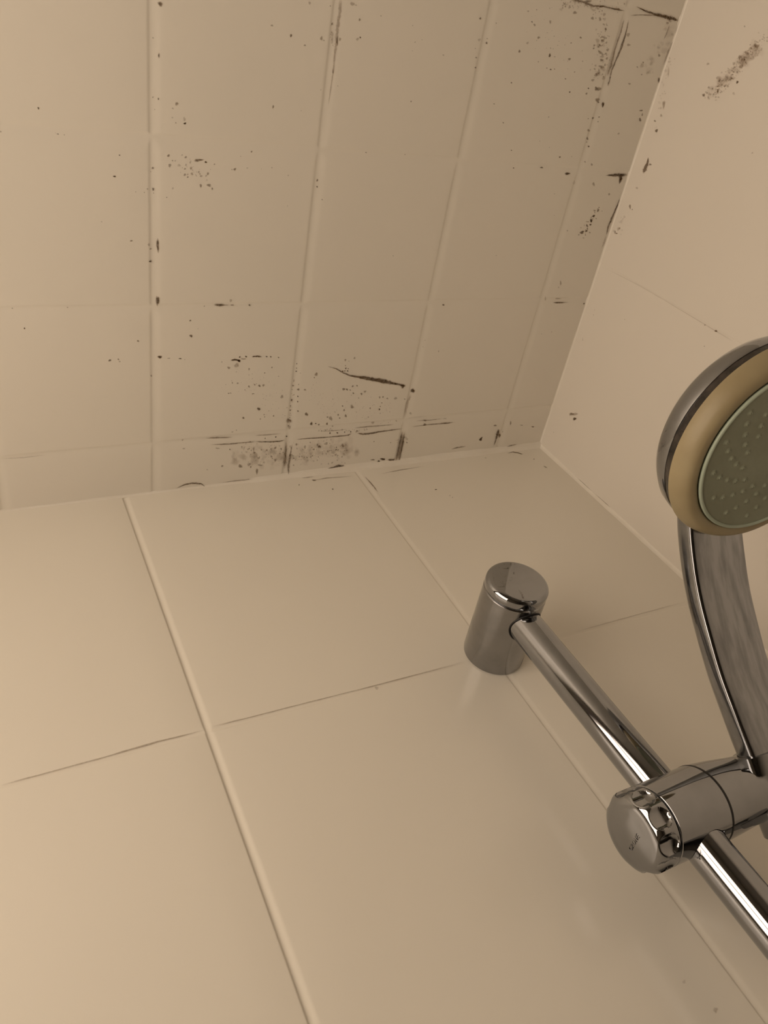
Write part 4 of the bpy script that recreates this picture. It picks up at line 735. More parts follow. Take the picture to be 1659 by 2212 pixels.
  (-320.1,-29.87,1.49,.18,.10,1.87,.07),(-285.6,-26.61,2.41,.29,.22,2.48,.06),(-280.4,-22.46,2.43,.30,.24,2.6,.08),
  (-230.5,-20.63,2.43,.29,.25,1.77,.09),(-276.5,-22.2,3.53,.43,.44,4.52,.09),(-310.3,-24.19,2.27,.28,.21,3.32,.10),
  (-297.5,-31.97,1.61,.19,.14,1.76,.06),(-228.2,-21.76,2.09,.25,.31,2.2,.10),(-285,-26.39,1.96,.23,.20,2.23,.04),
  (-315.1,-21.49,1.43,.18,.09,1.57,.05),(-271.1,-16.52,1.88,.24,.23,2.31,.03),(-207,-16.7,3.1,.37,.55,3.41,.04),(-217.8,-18.42,3.94,.47,.47,3.11,.06),
  (-285.5,-11.97,2.34,.31,.35,4,.06),(-281.8,-13.56,1.98,.26,.18,1.95,.06),(-302,-19.12,3.37,.43,.26,3.59,.08),(-218.8,-23.14,3.36,.39,.75,4.93,.05),
  (-294.6,-13.16,2.32,.30,.24,3.02,.10),(-305.2,-32.26,2.23,.26,.17,2.41,.07),(-244,-20.47,4.52,.54,.51,3.97,.09),
  (-244.3,-26.97,3.48,.40,.60,4.68,.08),(-218.2,-17.37,3.4,.41,.55,3.61,.04),(-257.9,-18.87,1.47,.18,.23,1.97,.06),
  (-236,-18.18,4.11,.50,.54,3.98,.06),(-299.4,-20.71,1.72,.22,.13,1.78,.06),(-311,-26.5,1.45,.18,.10,1.6,.04),(-269.1,-19.8,1.88,.23,.19,1.85,.08),
  (-270.7,-21.17,2.02,.25,.21,2.1,.09),(-296.7,-31.78,2.06,.24,.19,2.38,.07),(-283.2,-22.79,2.79,.34,.35,3.87,.08),
  (-279.4,-19.52,2.11,.26,.24,2.58,.07),(-212.6,-23.22,1.86,.21,.37,2.35,.03),(-250.6,-20.7,1.95,.24,.34,2.82,.06),
  (-249.7,-22.84,1.47,.17,.21,1.69,.04),(-301.4,-25.37,2.27,.28,.16,2.23,.07),(-245.4,-31.03,1.93,.22,.34,2.63,.03),
  (-254,-17.14,1.96,.24,.36,3.04,.04),(-247.2,-15.81,1.97,.24,.24,1.91,.05),(-294.4,-22.2,2.05,.25,.20,2.51,.04),
  (-232.2,-24.98,2.33,.27,.39,2.77,.07),(-265.1,-18.93,2.78,.34,.28,2.59,.06),(-220.8,-17.87,2.06,.25,.35,2.36,.03),
  (-320.4,-26.34,1.82,.22,.14,2.62,.08),(-321.7,-33.51,1.68,.20,.09,1.75,.05),(-278.1,-20.46,1.8,.22,.20,2.12,.04),
  (-286.4,-26.01,3.32,.40,.45,5.13,.07),(-312.1,-25.55,2.86,.35,.19,3.06,.08),(-243,-21.08,2.08,.25,.29,2.28,.04),(-251,-19.47,1.64,.20,.21,1.77,.04),
  (-254.9,-15.98,2.07,.26,.29,2.46,.05),(-216.1,-13.4,2.41,.30,.42,2.71,.04),(-219.4,-15.75,1.85,.23,.25,1.69,.08),
  (-257.9,-17.95,2.37,.29,.35,3.04,.07),(-217.8,-17.55,1.68,.20,.27,1.77,.04),(-236.9,-52.13,.36,.03,.05,.38,.21),(-214,-52.05,.26,.02,.04,.23,.28),
  (-233.4,-72.04,.26,.02,.04,.27,.27),(-183.2,-59.32,.31,.03,.05,.28,.40),(-248.3,-73.78,.34,.03,.06,.43,.23),(-239.5,-77.44,.21,.02,.03,.23,.42),
  (-238.6,-72.41,.42,.03,.06,.46,.49),(-237.1,-66.71,.26,.02,.04,.26,.26),(-250.5,-70.7,.24,.02,.05,.37,.36),(-225.4,-63,.35,.03,.05,.31,.31),
  (-211.7,-66.84,.29,.02,.05,.29,.15),(-191.4,-55.01,.28,.03,.05,.28,.47),(-245.8,-63.38,.24,.02,.03,.23,.31),(-203.7,-50.69,.28,.03,.06,.38,.47),
  (-182.4,-55.57,.45,.04,.09,.47,.31),(-220.1,-66.03,.23,.02,.05,.32,.23),(-186.2,-46.16,.23,.02,.05,.26,.36),(-240.9,-63.27,.35,.03,.04,.27,.30),
  (-254.9,-76.69,.23,.02,.04,.32,.15),(-207.5,-54.03,.29,.03,.04,.26,.24),(-255.6,-78.98,.19,.01,.03,.27,.31),(-219.2,-56.71,.29,.03,.03,.22,.25),
  (-199.1,-63.77,.41,.03,.09,.50,.34),(-220.5,-61.44,.25,.02,.05,.29,.17),(-217,-67.01,.29,.02,.05,.31,.40),(-185.7,-56.85,.56,.05,.09,.47,.20),
  (-255.2,-74.8,.26,.02,.03,.27,.36),(-231.9,-57.34,.31,.03,.03,.21,.26),(-213.9,-54.24,.43,.04,.07,.42,.17),(-237.1,-72.9,.20,.02,.04,.27,.26),
  (-189.2,-44.4,.46,.05,.08,.46,.27),(-214.7,-60.81,.22,.02,.03,.22,.23),(-243.9,-66.24,.20,.02,.03,.25,.22),(-202.9,-42.38,.28,.03,.06,.34,.45),
  (-236.1,-69.05,.22,.02,.03,.22,.44),(-235,-60.26,.32,.03,.04,.25,.32),(-216,-54.42,.23,.02,.04,.26,.36),(-248.1,-78.09,.38,.03,.04,.31,.30),
  (-236.9,-67.79,.32,.03,.03,.21,.48),(-259.1,-72.76,.21,.02,.03,.29,.44),(-182.3,-54.94,.28,.02,.06,.32,.19),(-191.7,-54.62,.39,.04,.09,.47,.46),
  (-257.7,-73.61,.21,.02,.03,.26,.29),(-257.7,-86.72,.32,.02,.06,.51,.32),(-240.9,-81.83,.27,.02,.04,.27,.46),(-251.7,-68.78,.20,.02,.04,.30,.32),
  (-211.8,-59.98,.27,.02,.05,.32,.33),(-239.2,-59.09,.30,.03,.03,.24,.50),(-241.6,-71.47,.23,.02,.03,.23,.39),(-184.2,-38.63,.39,.04,.08,.42,.19),
  (-184.9,-42.4,.30,.03,.08,.43,.23),(-224.4,-58.08,.26,.02,.05,.30,.21),(-223,-57.05,.25,.02,.04,.26,.38),(-190.4,-69.13,.28,.02,.06,.30,.44),
  (-204.7,-57.61,.30,.03,.04,.24,.29),(-188,-68.71,.41,.03,.07,.38,.33),(-195,-59.07,.41,.04,.09,.51,.19),(-235,-79.85,.36,.03,.06,.40,.23),
  (-199.8,-53.11,.24,.02,.05,.31,.45),(-188.5,-62.42,.27,.02,.06,.32,.35),(-239.7,-70.55,.21,.02,.03,.22,.42),(-258.6,-83.79,.51,.04,.06,.48,.15),
  (-250.4,-77.94,.19,.01,.04,.30,.47),(-197.2,-55.77,.51,.05,.07,.41,.19),(-251.2,-68.72,.31,.03,.05,.40,.27),(-186.4,-58.49,.33,.03,.07,.39,.44),
  (-191.6,-50.02,.25,.02,.04,.23,.24),(-250.4,-76.92,.20,.02,.04,.28,.42),(-178.4,-51.33,.30,.03,.05,.24,.42),(-258.2,-80.29,.33,.02,.04,.33,.34),
  (-212.2,-59.5,.23,.02,.04,.26,.24),(-248.4,-64.76,.24,.02,.04,.34,.48),(-259.8,-66.05,.22,.02,.02,.20,.18),(-257.9,-76.86,.26,.02,.05,.40,.43),
  (-241.8,-59.17,.37,.03,.07,.49,.31),(-237,-63.12,.26,.02,.03,.22,.30),(-183.7,-64.01,.34,.03,.06,.29,.35),(-242.8,-71.25,.27,.02,.04,.26,.18),
  (-186.6,-47,.46,.04,.09,.46,.20),(-234.6,-73.95,.22,.02,.03,.23,.45),(-225.4,-67.76,.21,.02,.05,.31,.17),(-254.8,-76.74,.21,.02,.03,.27,.36),
  (-245,-74.38,.32,.03,.03,.23,.23),(-214.8,-58.09,.52,.05,.06,.40,.42),(-242.3,-64.29,.19,.02,.03,.21,.31),(-256,-82.08,.33,.02,.04,.35,.30),
  (-187.9,-68.57,.27,.02,.05,.25,.26),(-233.5,-61.71,.40,.03,.07,.48,.17),(-215.9,-58.58,.31,.03,.03,.22,.24),(-200.4,-63.12,.39,.03,.07,.41,.39),
  (-189,-55.55,.28,.03,.05,.27,.39),(-245.2,-60.58,.30,.03,.04,.34,.27),(-181.7,-44.61,.43,.04,.07,.35,.48),(-238.1,-65.43,.26,.02,.03,.24,.44),
  (-217.8,-62.87,.28,.02,.05,.31,.28),(-222.1,-74.72,.42,.03,.06,.37,.44),(-225.4,-69.26,.36,.03,.07,.45,.34),(-202,-57.47,.40,.04,.06,.32,.28),
  (-208.7,-62.74,.37,.03,.07,.42,.44),(-215,-64.78,.46,.04,.05,.31,.16),(-208.4,-52.29,.42,.04,.08,.51,.24),(-209.5,-61.49,.41,.04,.07,.44,.34),
  (-234.8,-59.84,.55,.05,.06,.45,.39),(-180.2,-46.09,.52,.05,.10,.54,.18),(-182.1,-41.52,.30,.03,.04,.23,.36),(-203.5,-71.44,.39,.03,.06,.35,.44),
  (-255.2,-88.64,.27,.02,.03,.24,.44),(-205.4,-50.75,.48,.05,.06,.37,.27),(-208.5,-45.96,.46,.05,.06,.38,.19),(-198.9,-49.34,.22,.02,.04,.22,.24),
  (-239.9,-64.82,.20,.02,.03,.23,.18),(-245.6,-66.05,.47,.04,.05,.40,.19),(-238.4,-72.02,.28,.02,.04,.31,.38),(-188.1,-45.22,.22,.02,.05,.29,.37),
  (-241.5,-65.63,.24,.02,.03,.25,.28),(-181.7,-58.93,.36,.03,.07,.37,.20),(-247.1,-67.96,.25,.02,.05,.35,.46),(-238.1,-74.57,.26,.02,.04,.31,.25),
  (-194.6,-69.87,.44,.03,.09,.47,.18),(-184.9,-62.07,.26,.02,.05,.25,.36),(-311.5,-89.38,.25,.02,.01,.20,.39),(-306.6,-85.94,.27,.02,.02,.22,.22),
  (-281.2,-59.19,.21,.02,.03,.28,.50),(-302.1,-99.41,.18,.01,.02,.19,.21),(-307.1,-100.5,.21,.01,.01,.19,.21),(-287.4,-66.62,.25,.02,.02,.21,.26),
  (-281.1,-61.91,.34,.03,.04,.41,.29),(-313.1,-85.37,.32,.02,.03,.45,.24),(-309.2,-99.65,.31,.02,.02,.34,.43),(-309.2,-85.35,.20,.01,.02,.27,.33),
  (-298.6,-77.62,.41,.03,.03,.41,.27),(-288,-74.34,.28,.02,.04,.41,.25),(-291,-67.93,.26,.02,.02,.25,.38),(-319,-85.49,.21,.02,.01,.25,.42),
  (-285.1,-80.78,.27,.02,.03,.31,.27),(-305.3,-90.99,.31,.02,.04,.51,.43),(-312.5,-87.7,.24,.02,.02,.24,.47),(-299.8,-95.83,.25,.02,.03,.35,.26),
  (-278.1,-67.8,.40,.03,.04,.43,.48),(-307.9,-82.25,.38,.03,.02,.34,.40),(-321.2,-104.4,.22,.01,.01,.20,.47),(-320.8,-107.1,.32,.02,.02,.31,.43),
  (-312.1,-103,.25,.01,.02,.23,.48),(-311.3,-95.58,.21,.01,.02,.25,.37),(-291.4,-78.67,.17,.01,.02,.27,.38),(-290.8,-88.88,.36,.02,.04,.50,.25),
  (-299.7,-69.54,.25,.02,.02,.21,.22),(-302.5,-94.22,.27,.02,.01,.18,.28),(-304.7,-102.8,.17,.01,.02,.20,.28),(-294.6,-75.82,.31,.03,.03,.32,.25),
  (-317.3,-92.92,.22,.01,.01,.22,.46),(-296.5,-71.33,.30,.03,.03,.42,.22),(-288.2,-81.9,.26,.02,.03,.30,.40),(-288.9,-55.67,.18,.02,.02,.27,.47),
  (-324.7,-107.8,.25,.01,.01,.18,.22),(-280,-79.33,.25,.02,.03,.31,.43),(-329.4,-92,.32,.02,.02,.37,.49),(-270.4,-67.48,.26,.02,.03,.26,.25),
  (-293.4,-79.7,.44,.03,.03,.35,.30),(-319.8,-92.48,.43,.03,.02,.40,.25),(-285.2,-67.94,.31,.03,.03,.35,.38),(-293.2,-54.11,.20,.02,.02,.21,.27),
  (-294.9,-62.97,.25,.02,.02,.25,.43),(-295.2,-91.92,.35,.02,.02,.24,.50),(-321.8,-102.1,.48,.03,.02,.36,.42),(-296.2,-79.88,.36,.03,.03,.31,.35),
  (-299.3,-68.5,.30,.03,.02,.24,.21),(-332.3,-89.69,.27,.02,.01,.31,.23),(-307.5,-91.45,.31,.02,.02,.29,.29),(-299.3,-72.72,.22,.02,.02,.30,.34),
  (-296.6,-76.58,.31,.02,.02,.25,.43),(-293.5,-81.2,.19,.01,.03,.31,.45),(-279.1,-60.42,.46,.04,.04,.43,.47),(-290.6,-66.02,.21,.02,.02,.24,.40),
  (-299.3,-81.67,.28,.02,.03,.34,.47),(-290.3,-71.87,.24,.02,.03,.32,.50),(-322.3,-104.6,.29,.02,.02,.30,.22),(-292.3,-80.39,.25,.02,.02,.21,.26),
  (-308.8,-95.66,.34,.02,.03,.41,.35),(-283.4,-83.55,.34,.03,.02,.25,.40),(-209.5,-39.01,.42,.04,.10,.62,.46),(-225.6,-41.97,.68,.07,.12,.84,.32),
  (-235.2,-42.44,.49,.05,.08,.57,.58),(-209.6,-41.06,.30,.03,.06,.37,.39),(-239.8,-43.79,.47,.05,.07,.53,.49),(-233.8,-41.59,.49,.05,.05,.36,.31),
  (-242.3,-43.72,.40,.04,.05,.35,.43),(-218.8,-40.44,.49,.05,.07,.44,.54),(-221.7,-40.69,.63,.07,.09,.56,.39),(-214,-40.66,.35,.04,.06,.38,.50),
  (-208.9,-39.71,.36,.04,.06,.35,.48),(-244.9,-42.73,.49,.05,.07,.53,.49),(-241.2,-43.18,.57,.06,.09,.67,.52),(-204.5,-41.1,.37,.04,.07,.42,.55),
  (-203.7,-39.07,.33,.03,.07,.41,.49),(-205.3,-40.66,.34,.03,.06,.37,.32),(-247.2,-43.18,.56,.06,.10,.81,.40),(-215.8,-41.37,.29,.03,.08,.48,.41),
  (-240.9,-43.48,.36,.04,.04,.33,.32),(-201.8,-39.46,.38,.04,.09,.52,.55),(-236.7,-44.12,.62,.06,.08,.61,.37),(-211.4,-39.66,.48,.05,.07,.42,.50),
  (-245.9,-44.55,.34,.03,.06,.48,.31),(-211.9,-38.39,.76,.08,.12,.76,.51),(-219.8,-40.02,.41,.04,.10,.62,.34),(-202.3,-40.65,.41,.04,.06,.33,.59),
  (-201.8,-39.83,.59,.06,.09,.52,.31),(-204,-39.63,.57,.06,.09,.53,.48),(-211,-39.12,.91,.09,.12,.76,.54),(-237.2,-42.96,.42,.04,.07,.49,.60),
  (-274.9,-74.65,.29,.02,.05,.48,.36),(-273.9,-55.18,.66,.06,.08,.83,.46),(-274.9,-58.67,.32,.03,.04,.44,.57),(-275.1,-60.9,.41,.04,.04,.40,.47),
  (-274.4,-55.51,.51,.05,.06,.57,.28),(-274.8,-60.14,.39,.04,.06,.60,.29),(-273.2,-79.17,.41,.03,.06,.54,.48),(-275.3,-83.85,.63,.05,.05,.46,.43),
  (-273.8,-60.51,.33,.03,.05,.45,.51),(-275.4,-80.26,.43,.03,.05,.45,.31),(-273.8,-72.58,.43,.03,.05,.43,.42),(-275.2,-50.87,.76,.08,.08,.76,.49),
  (-274.5,-58.23,.55,.05,.06,.61,.34),(-274.5,-52.36,.38,.04,.04,.36,.59),(-274.7,-62.34,.47,.04,.06,.56,.56),(-275.4,-55.64,.51,.05,.05,.46,.53),
  (-273.9,-67.94,.26,.02,.03,.29,.40),(-274.7,-74.2,.56,.05,.09,.83,.43),(-273.5,-55.35,.41,.04,.06,.58,.37),(-274.1,-78.53,.39,.03,.04,.41,.51),
  (-274.4,-56.12,.43,.04,.06,.55,.40),(-273.6,-79.07,.36,.03,.03,.29,.44),(-274.5,-72.45,.44,.04,.04,.40,.27),(-273.9,-65.87,.33,.03,.03,.32,.44),
  (-275.4,-56.52,.29,.03,.04,.40,.27),(-275.1,-68.12,.57,.05,.04,.44,.40),(-167.9,-25.71,.47,.05,.14,.71,.28),(-168.5,-22.76,.51,.06,.14,.71,.29),
  (-165.8,-27.6,.80,.09,.13,.64,.14),(-169.1,-25.27,1.02,.11,.15,.73,.26),(-160.8,-30.61,.47,.05,.10,.46,.17),(-161.6,-27.01,.58,.06,.17,.83,.12),
  (-158.8,-22.29,.64,.07,.12,.56,.20),(-164.1,-26.61,.81,.09,.18,.86,.27),(-162.4,-23.25,.70,.08,.09,.46,.28),(-161.3,-27.43,1.48,.16,.22,1.04,.23),
  (-171.1,-25.51,.59,.07,.09,.44,.18),(-159.3,-25.44,1.58,.17,.29,1.38,.29),],
 'wall': [
  (-340.8,-72.22,-.21,-1.18,.79,-.45,.80),(-363.2,-76.44,-.26,-1.77,1.18,-.68,.50),(-355.2,-66.36,-.25,-1.57,1.04,-.60,.50),
  (-350.2,-70.65,-.30,-1.82,1.21,-.70,.45),(-346.8,-40.66,-.21,-1.27,.81,-.46,.35),(-372.5,-60.69,-.10,-.78,.51,-.29,.30),
  (-314.5,-12.01,-.32,-1.57,2.44,-1.34,.35),(-302.4,-8.48,-.24,-1.13,.70,-.38,.50),(-296.5,-13.5,-.32,-1.44,1.2,-.65,.70),
  (-307.2,-12.98,-.30,-1.42,.89,-.48,.30),(-273.1,-19,-.33,-1.29,.82,-.44,.50),(-253.7,-13.48,-.38,-1.33,.84,-.45,.30),
  (-238.8,-12.77,-.31,-1.01,1.93,-1.03,.50),(-237.6,-16.33,-.21,-.67,.43,-.23,.60),(-215.4,-8.16,-.29,-.87,.55,-.29,.80),
  (-215.6,-6,-.23,-.70,1.56,-.82,.50),(-229.9,-10.56,-.43,-1.37,.87,-.46,.20),(-303.6,-107.5,-.18,-.74,.53,-.31,.35),
  (-335.8,-5.49,-.19,-1.1,2.87,-1.58,.25),(-333.8,-72.87,-.23,-1.18,.79,-.46,.25),(-52.12,-27.72,-1.91,-3.37,1.06,-.54,.60),
  (-54.73,-32.3,-1.72,-3.02,1.26,-.64,.35),(-50.3,-33.58,-1.39,-2.42,1.16,-.59,.85),(-145,-13.06,-.32,-.74,.48,-.25,.30),
  (-156.8,-49.99,-.23,-.53,.37,-.20,.35),(-149.5,-12.53,-.25,-.59,.38,-.20,.30),(-23.4,-13.18,-.39,-.65,.44,-.22,.30),
  (-120.2,-10.23,-.21,-.45,1.39,-.72,.30),(-186.7,-139.3,-.51,-1.13,.74,-.42,.80),(-186.4,-127.9,-.26,-.59,.45,-.25,.60),
  (-172.4,-135.3,-.27,-.58,.45,-.25,.40),(-339.6,-62.84,-.06,-.35,.32,-.18,.15),(-340.2,-61.93,-.19,-1.07,.61,-.35,.11),
  (-340,-53.34,-.16,-.89,.62,-.35,.36),(-333.2,-57.51,-.13,-.69,.50,-.29,.28),(-365.9,-79.65,-.05,-.32,.20,-.12,.21),
  (-342,-67.82,-.08,-.45,.42,-.24,.36),(-326.5,-53.47,-.15,-.76,.48,-.27,.15),(-329.2,-55.29,-.08,-.41,.32,-.18,.16),
  (-337.1,-55.92,-.09,-.51,.31,-.17,.35),(-355.6,-71.58,-.15,-.93,.53,-.30,.25),(-358.1,-80.18,-.07,-.45,.21,-.12,.18),
  (-363.2,-71.19,-.11,-.72,.35,-.20,.19),(-329.2,-60.97,-.17,-.90,.51,-.29,.36),(-358.1,-75.92,-.09,-.57,.53,-.31,.30),
  (-354.1,-69.32,-.07,-.46,.31,-.18,.20),(-369.1,-82.52,-.07,-.50,.32,-.19,.15),(-336.9,-59.87,-.15,-.84,.45,-.26,.33),
  (-344.4,-65.83,-.14,-.83,.53,-.31,.23),(-335.1,-64.49,-.10,-.55,.40,-.23,.37),(-353,-69.56,-.07,-.43,.29,-.17,.31),
  (-328.7,-47.49,-.08,-.43,.31,-.17,.22),(-327.7,-52.09,-.18,-.90,.41,-.23,.17),(-348,-62.65,-.08,-.49,.31,-.18,.14),
  (-365.5,-75.82,-.07,-.50,.40,-.23,.29),(-327.4,-47,-.18,-.93,.54,-.30,.24),(-370.6,-74.29,-.11,-.82,.44,-.25,.19),
  (-336.7,-57.89,-.11,-.63,.34,-.20,.25),(-343.2,-65.15,-.11,-.60,.38,-.21,.35),(-358.7,-67.19,-.06,-.38,.24,-.14,.16),
  (-363.5,-74.75,-.08,-.58,.39,-.22,.25),(-340.9,-65.27,-.09,-.49,.34,-.19,.37),(-334,-58.88,-.11,-.61,.52,-.30,.34),
  (-338.4,-65.85,-.09,-.47,.39,-.22,.30),(-339.1,-56.53,-.11,-.61,.56,-.32,.36),(-367.8,-83.03,-.09,-.67,.40,-.23,.10),
  (-339.8,-59.78,-.11,-.61,.28,-.16,.30),(-352,-68.03,-.09,-.54,.45,-.26,.29),(-352.3,-73.91,-.12,-.72,.46,-.27,.12),
  (-356,-67.92,-.07,-.43,.29,-.17,.25),(-340.7,-53.81,-.15,-.86,.40,-.22,.16),(-355.9,-71.41,-.08,-.48,.31,-.18,.10),
  (-333,-52.84,-.12,-.66,.47,-.27,.36),(-342.7,-68.39,-.17,-.98,.57,-.32,.13),(-349.1,-64.85,-.06,-.34,.22,-.13,.12),
  (-363.2,-75.86,-.11,-.73,.45,-.26,.20),(-335.7,-58.77,-.09,-.50,.37,-.21,.31),(-344.2,-69.16,-.08,-.49,.36,-.21,.22),
  (-337.6,-58.69,-.12,-.66,.34,-.19,.16),(-361.9,-78.16,-.12,-.80,.42,-.24,.19),(-363.5,-77.97,-.07,-.46,.30,-.17,.37),
  (-347.5,-72.89,-.07,-.41,.35,-.20,.36),(-361.7,-81.56,-.11,-.76,.52,-.30,.22),(-329.6,-49.69,-.11,-.58,.34,-.19,.24),
  (-336.3,-63.13,-.11,-.60,.34,-.19,.28),(-359.5,-73.61,-.11,-.71,.51,-.30,.36),(-349,-65.65,-.09,-.52,.34,-.19,.32),
  (-333.2,-58.29,-.22,-1.2,.78,-.44,.33),(-342.4,-60.8,-.19,-1.09,.84,-.48,.18),(-350.7,-63.44,-.24,-1.46,.89,-.51,.34),
  (-330.5,-57.86,-.07,-.36,.35,-.20,.31),(-339.3,-56.93,-.15,-.85,.51,-.29,.28),(-360.9,-73.82,-.11,-.71,.41,-.24,.14),
  (-340.8,-65.95,-.14,-.79,.69,-.40,.20),(-331.8,-50.2,-.09,-.50,.34,-.19,.20),(-349.6,-68.68,-.07,-.44,.32,-.18,.18),
  (-363.4,-78.65,-.07,-.50,.31,-.18,.23),(-333.2,-52.9,-.12,-.64,.40,-.23,.35),(-367.2,-83.61,-.06,-.42,.24,-.14,.25),
  (-328.7,-56.09,-.08,-.40,.29,-.16,.30),(-369.1,-82.71,-.16,-1.12,.53,-.31,.16),(-333.9,-56.05,-.07,-.36,.27,-.15,.29),
  (-337.2,-63.74,-.21,-1.13,.75,-.43,.21),(-354,-66.62,-.15,-.93,.55,-.32,.22),(-329.5,-53.17,-.08,-.43,.29,-.16,.10),
  (-327.9,-51.62,-.09,-.46,.27,-.15,.16),(-357.9,-74.95,-.11,-.71,.55,-.32,.33),(-347.2,-59.99,-.08,-.47,.31,-.18,.32),
  (-363.9,-78.1,-.15,-1.04,.53,-.31,.30),(-367.6,-79.2,-.10,-.67,.33,-.19,.35),(-329.8,-49.31,-.16,-.85,.75,-.42,.27),
  (-338.8,-60.88,-.10,-.53,.32,-.18,.16),(-354.1,-70.1,-.11,-.66,.34,-.19,.21),(-335.3,-56.91,-.09,-.49,.24,-.13,.27),
  (-333.6,-60.16,-.07,-.37,.29,-.16,.37),(-341.1,-65.02,-.11,-.63,.48,-.27,.10),(-352,-70.64,-.08,-.47,.32,-.18,.14),
  (-331.8,-58.53,-.22,-1.14,.85,-.48,.37),(-332.8,-62.42,-.09,-.48,.31,-.18,.12),(-354.6,-68.16,-.08,-.52,.43,-.25,.23),
  (-331.4,-48.91,-.07,-.37,.24,-.14,.37),(-355.1,-70.23,-.16,-1.02,.83,-.48,.37),(-329.8,-55.33,-.10,-.53,.43,-.24,.17),
  (-362.6,-75.85,-.07,-.45,.24,-.14,.21),(-358.3,-73.71,-.07,-.43,.34,-.20,.15),(-339.9,-62.99,-.06,-.35,.34,-.19,.11),
  (-357.3,-76.45,-.05,-.35,.24,-.14,.33),(-364.3,-80.74,-.06,-.41,.30,-.18,.26),(-347.2,-69.99,-.09,-.56,.29,-.16,.28),
  (-344.4,-66.4,-.07,-.38,.36,-.21,.24),(-342.6,-62.07,-.19,-1.06,.66,-.38,.10),(-332.9,-58.49,-.15,-.80,.78,-.44,.28),
  (-369,-79.26,-.07,-.52,.50,-.29,.27),(-349.2,-71.16,-.06,-.37,.34,-.20,.14),(-333.1,-61.71,-.18,-.93,.68,-.39,.27),
  (-353.6,-69.14,-.10,-.60,.58,-.33,.33),(-359.4,-80.58,-.09,-.56,.34,-.20,.19),(-336.4,-59.82,-.17,-.93,.44,-.25,.26),
  (-343.6,-66.63,-.08,-.47,.38,-.22,.14),(-329.8,-57.75,-.12,-.64,.32,-.18,.17),(-360.7,-76.92,-.09,-.61,.46,-.27,.18),
  (-332.2,-61.2,-.16,-.87,.42,-.24,.37),(-349.6,-66.7,-.08,-.51,.34,-.19,.27),(-331.2,-59.78,-.10,-.52,.29,-.17,.27),
  (-344.7,-62.86,-.07,-.38,.34,-.19,.34),(-341.9,-61.08,-.07,-.39,.31,-.18,.15),(-355.9,-75.9,-.07,-.46,.29,-.17,.33),
  (-327.9,-47.1,-.26,-1.38,.82,-.46,.37),(-348.8,-64.82,-.06,-.39,.31,-.18,.26),(-340.8,-60.7,-.08,-.48,.33,-.19,.22),
  (-361.4,-73.16,-.14,-.93,.49,-.28,.37),(-367,-83.58,-.08,-.59,.36,-.21,.29),(-327.8,-54.36,-.11,-.58,.30,-.17,.11),
  (-337,-65.62,-.20,-1.08,.74,-.42,.33),(-328,-46.59,-.26,-1.37,.67,-.38,.23),(-370.2,-79.09,-.09,-.66,.36,-.21,.28),
  (-341.4,-62.4,-.12,-.70,.49,-.28,.23),(-328.8,-58.56,-.23,-1.19,.54,-.30,.30),(-354.7,-70.77,-.11,-.67,.40,-.23,.28),
  (-361.6,-72.44,-.14,-.91,.39,-.23,.35),(-353.4,-71.29,-.08,-.49,.29,-.17,.32),(-356.9,-77.47,-.09,-.56,.56,-.33,.27),
  (-327.3,-51.59,-.14,-.74,.45,-.25,.22),(-350.7,-65.67,-.08,-.49,.41,-.23,.17),(-358.1,-72.11,-.13,-.84,.60,-.35,.34),
  (-359.3,-78.99,-.09,-.60,.35,-.20,.21),(-345.9,-66.07,-.13,-.76,.59,-.34,.30),(-342.3,-66.54,-.11,-.61,.48,-.27,.30),
  (-347,-71.26,-.08,-.49,.34,-.20,.35),(-335.1,-56.04,-.22,-1.21,.67,-.38,.25),(-332.2,-58.43,-.15,-.79,.81,-.46,.36),
  (-348,-68.55,-.07,-.41,.24,-.14,.29),(-330.6,-50.94,-.09,-.50,.30,-.17,.16),(-330.4,-56.13,-.08,-.41,.31,-.18,.34),
  (-363.1,-71.12,-.07,-.49,.21,-.12,.37),(-346,-64.49,-.13,-.77,.49,-.28,.16),(-359.1,-69.74,-.07,-.49,.31,-.18,.26),
  (-346.4,-69.02,-.15,-.88,.68,-.39,.37),(-359.6,-71.12,-.12,-.78,.49,-.28,.31),(-354.6,-69.02,-.09,-.60,.46,-.26,.29),
  (-329.8,-53.62,-.12,-.60,.41,-.23,.18),(-344.9,-59,-.10,-.60,.35,-.20,.35),(-358.3,-70.75,-.21,-1.36,.76,-.44,.36),
  (-354,-66.64,-.10,-.61,.58,-.33,.14),(-326.6,-49.3,-.15,-.77,.61,-.35,.20),(-331.4,-56.58,-.20,-1.04,.44,-.25,.30),
  (-366.6,-77.63,-.11,-.79,.76,-.44,.22),(-357.3,-71.46,-.07,-.44,.31,-.18,.35),(-327.6,-48.1,-.13,-.67,.48,-.27,.10),
  (-333.8,-63.69,-.10,-.53,.44,-.25,.21),(-353.3,-72.77,-.10,-.60,.34,-.19,.29),(-354.2,-71.4,-.11,-.69,.39,-.23,.34),
  (-351.7,-67.44,-.08,-.48,.33,-.19,.15),(-347.5,-63.56,-.07,-.44,.34,-.19,.22),(-368.5,-80.47,-.09,-.64,.39,-.22,.32),
  (-354.2,-71.28,-.12,-.76,.68,-.39,.35),(-343.2,-58.66,-.09,-.49,.31,-.18,.18),(-335.4,-60.57,-.16,-.86,.55,-.32,.13),
  (-367.1,-81.24,-.08,-.58,.38,-.22,.24),(-361.1,-80.08,-.08,-.51,.31,-.18,.26),(-342.1,-58.45,-.08,-.48,.25,-.14,.11),
  (-330,-48.08,-.14,-.75,.63,-.36,.30),(-351.7,-69.04,-.10,-.63,.53,-.31,.17),(-352.1,-65.92,-.10,-.63,.42,-.24,.31),
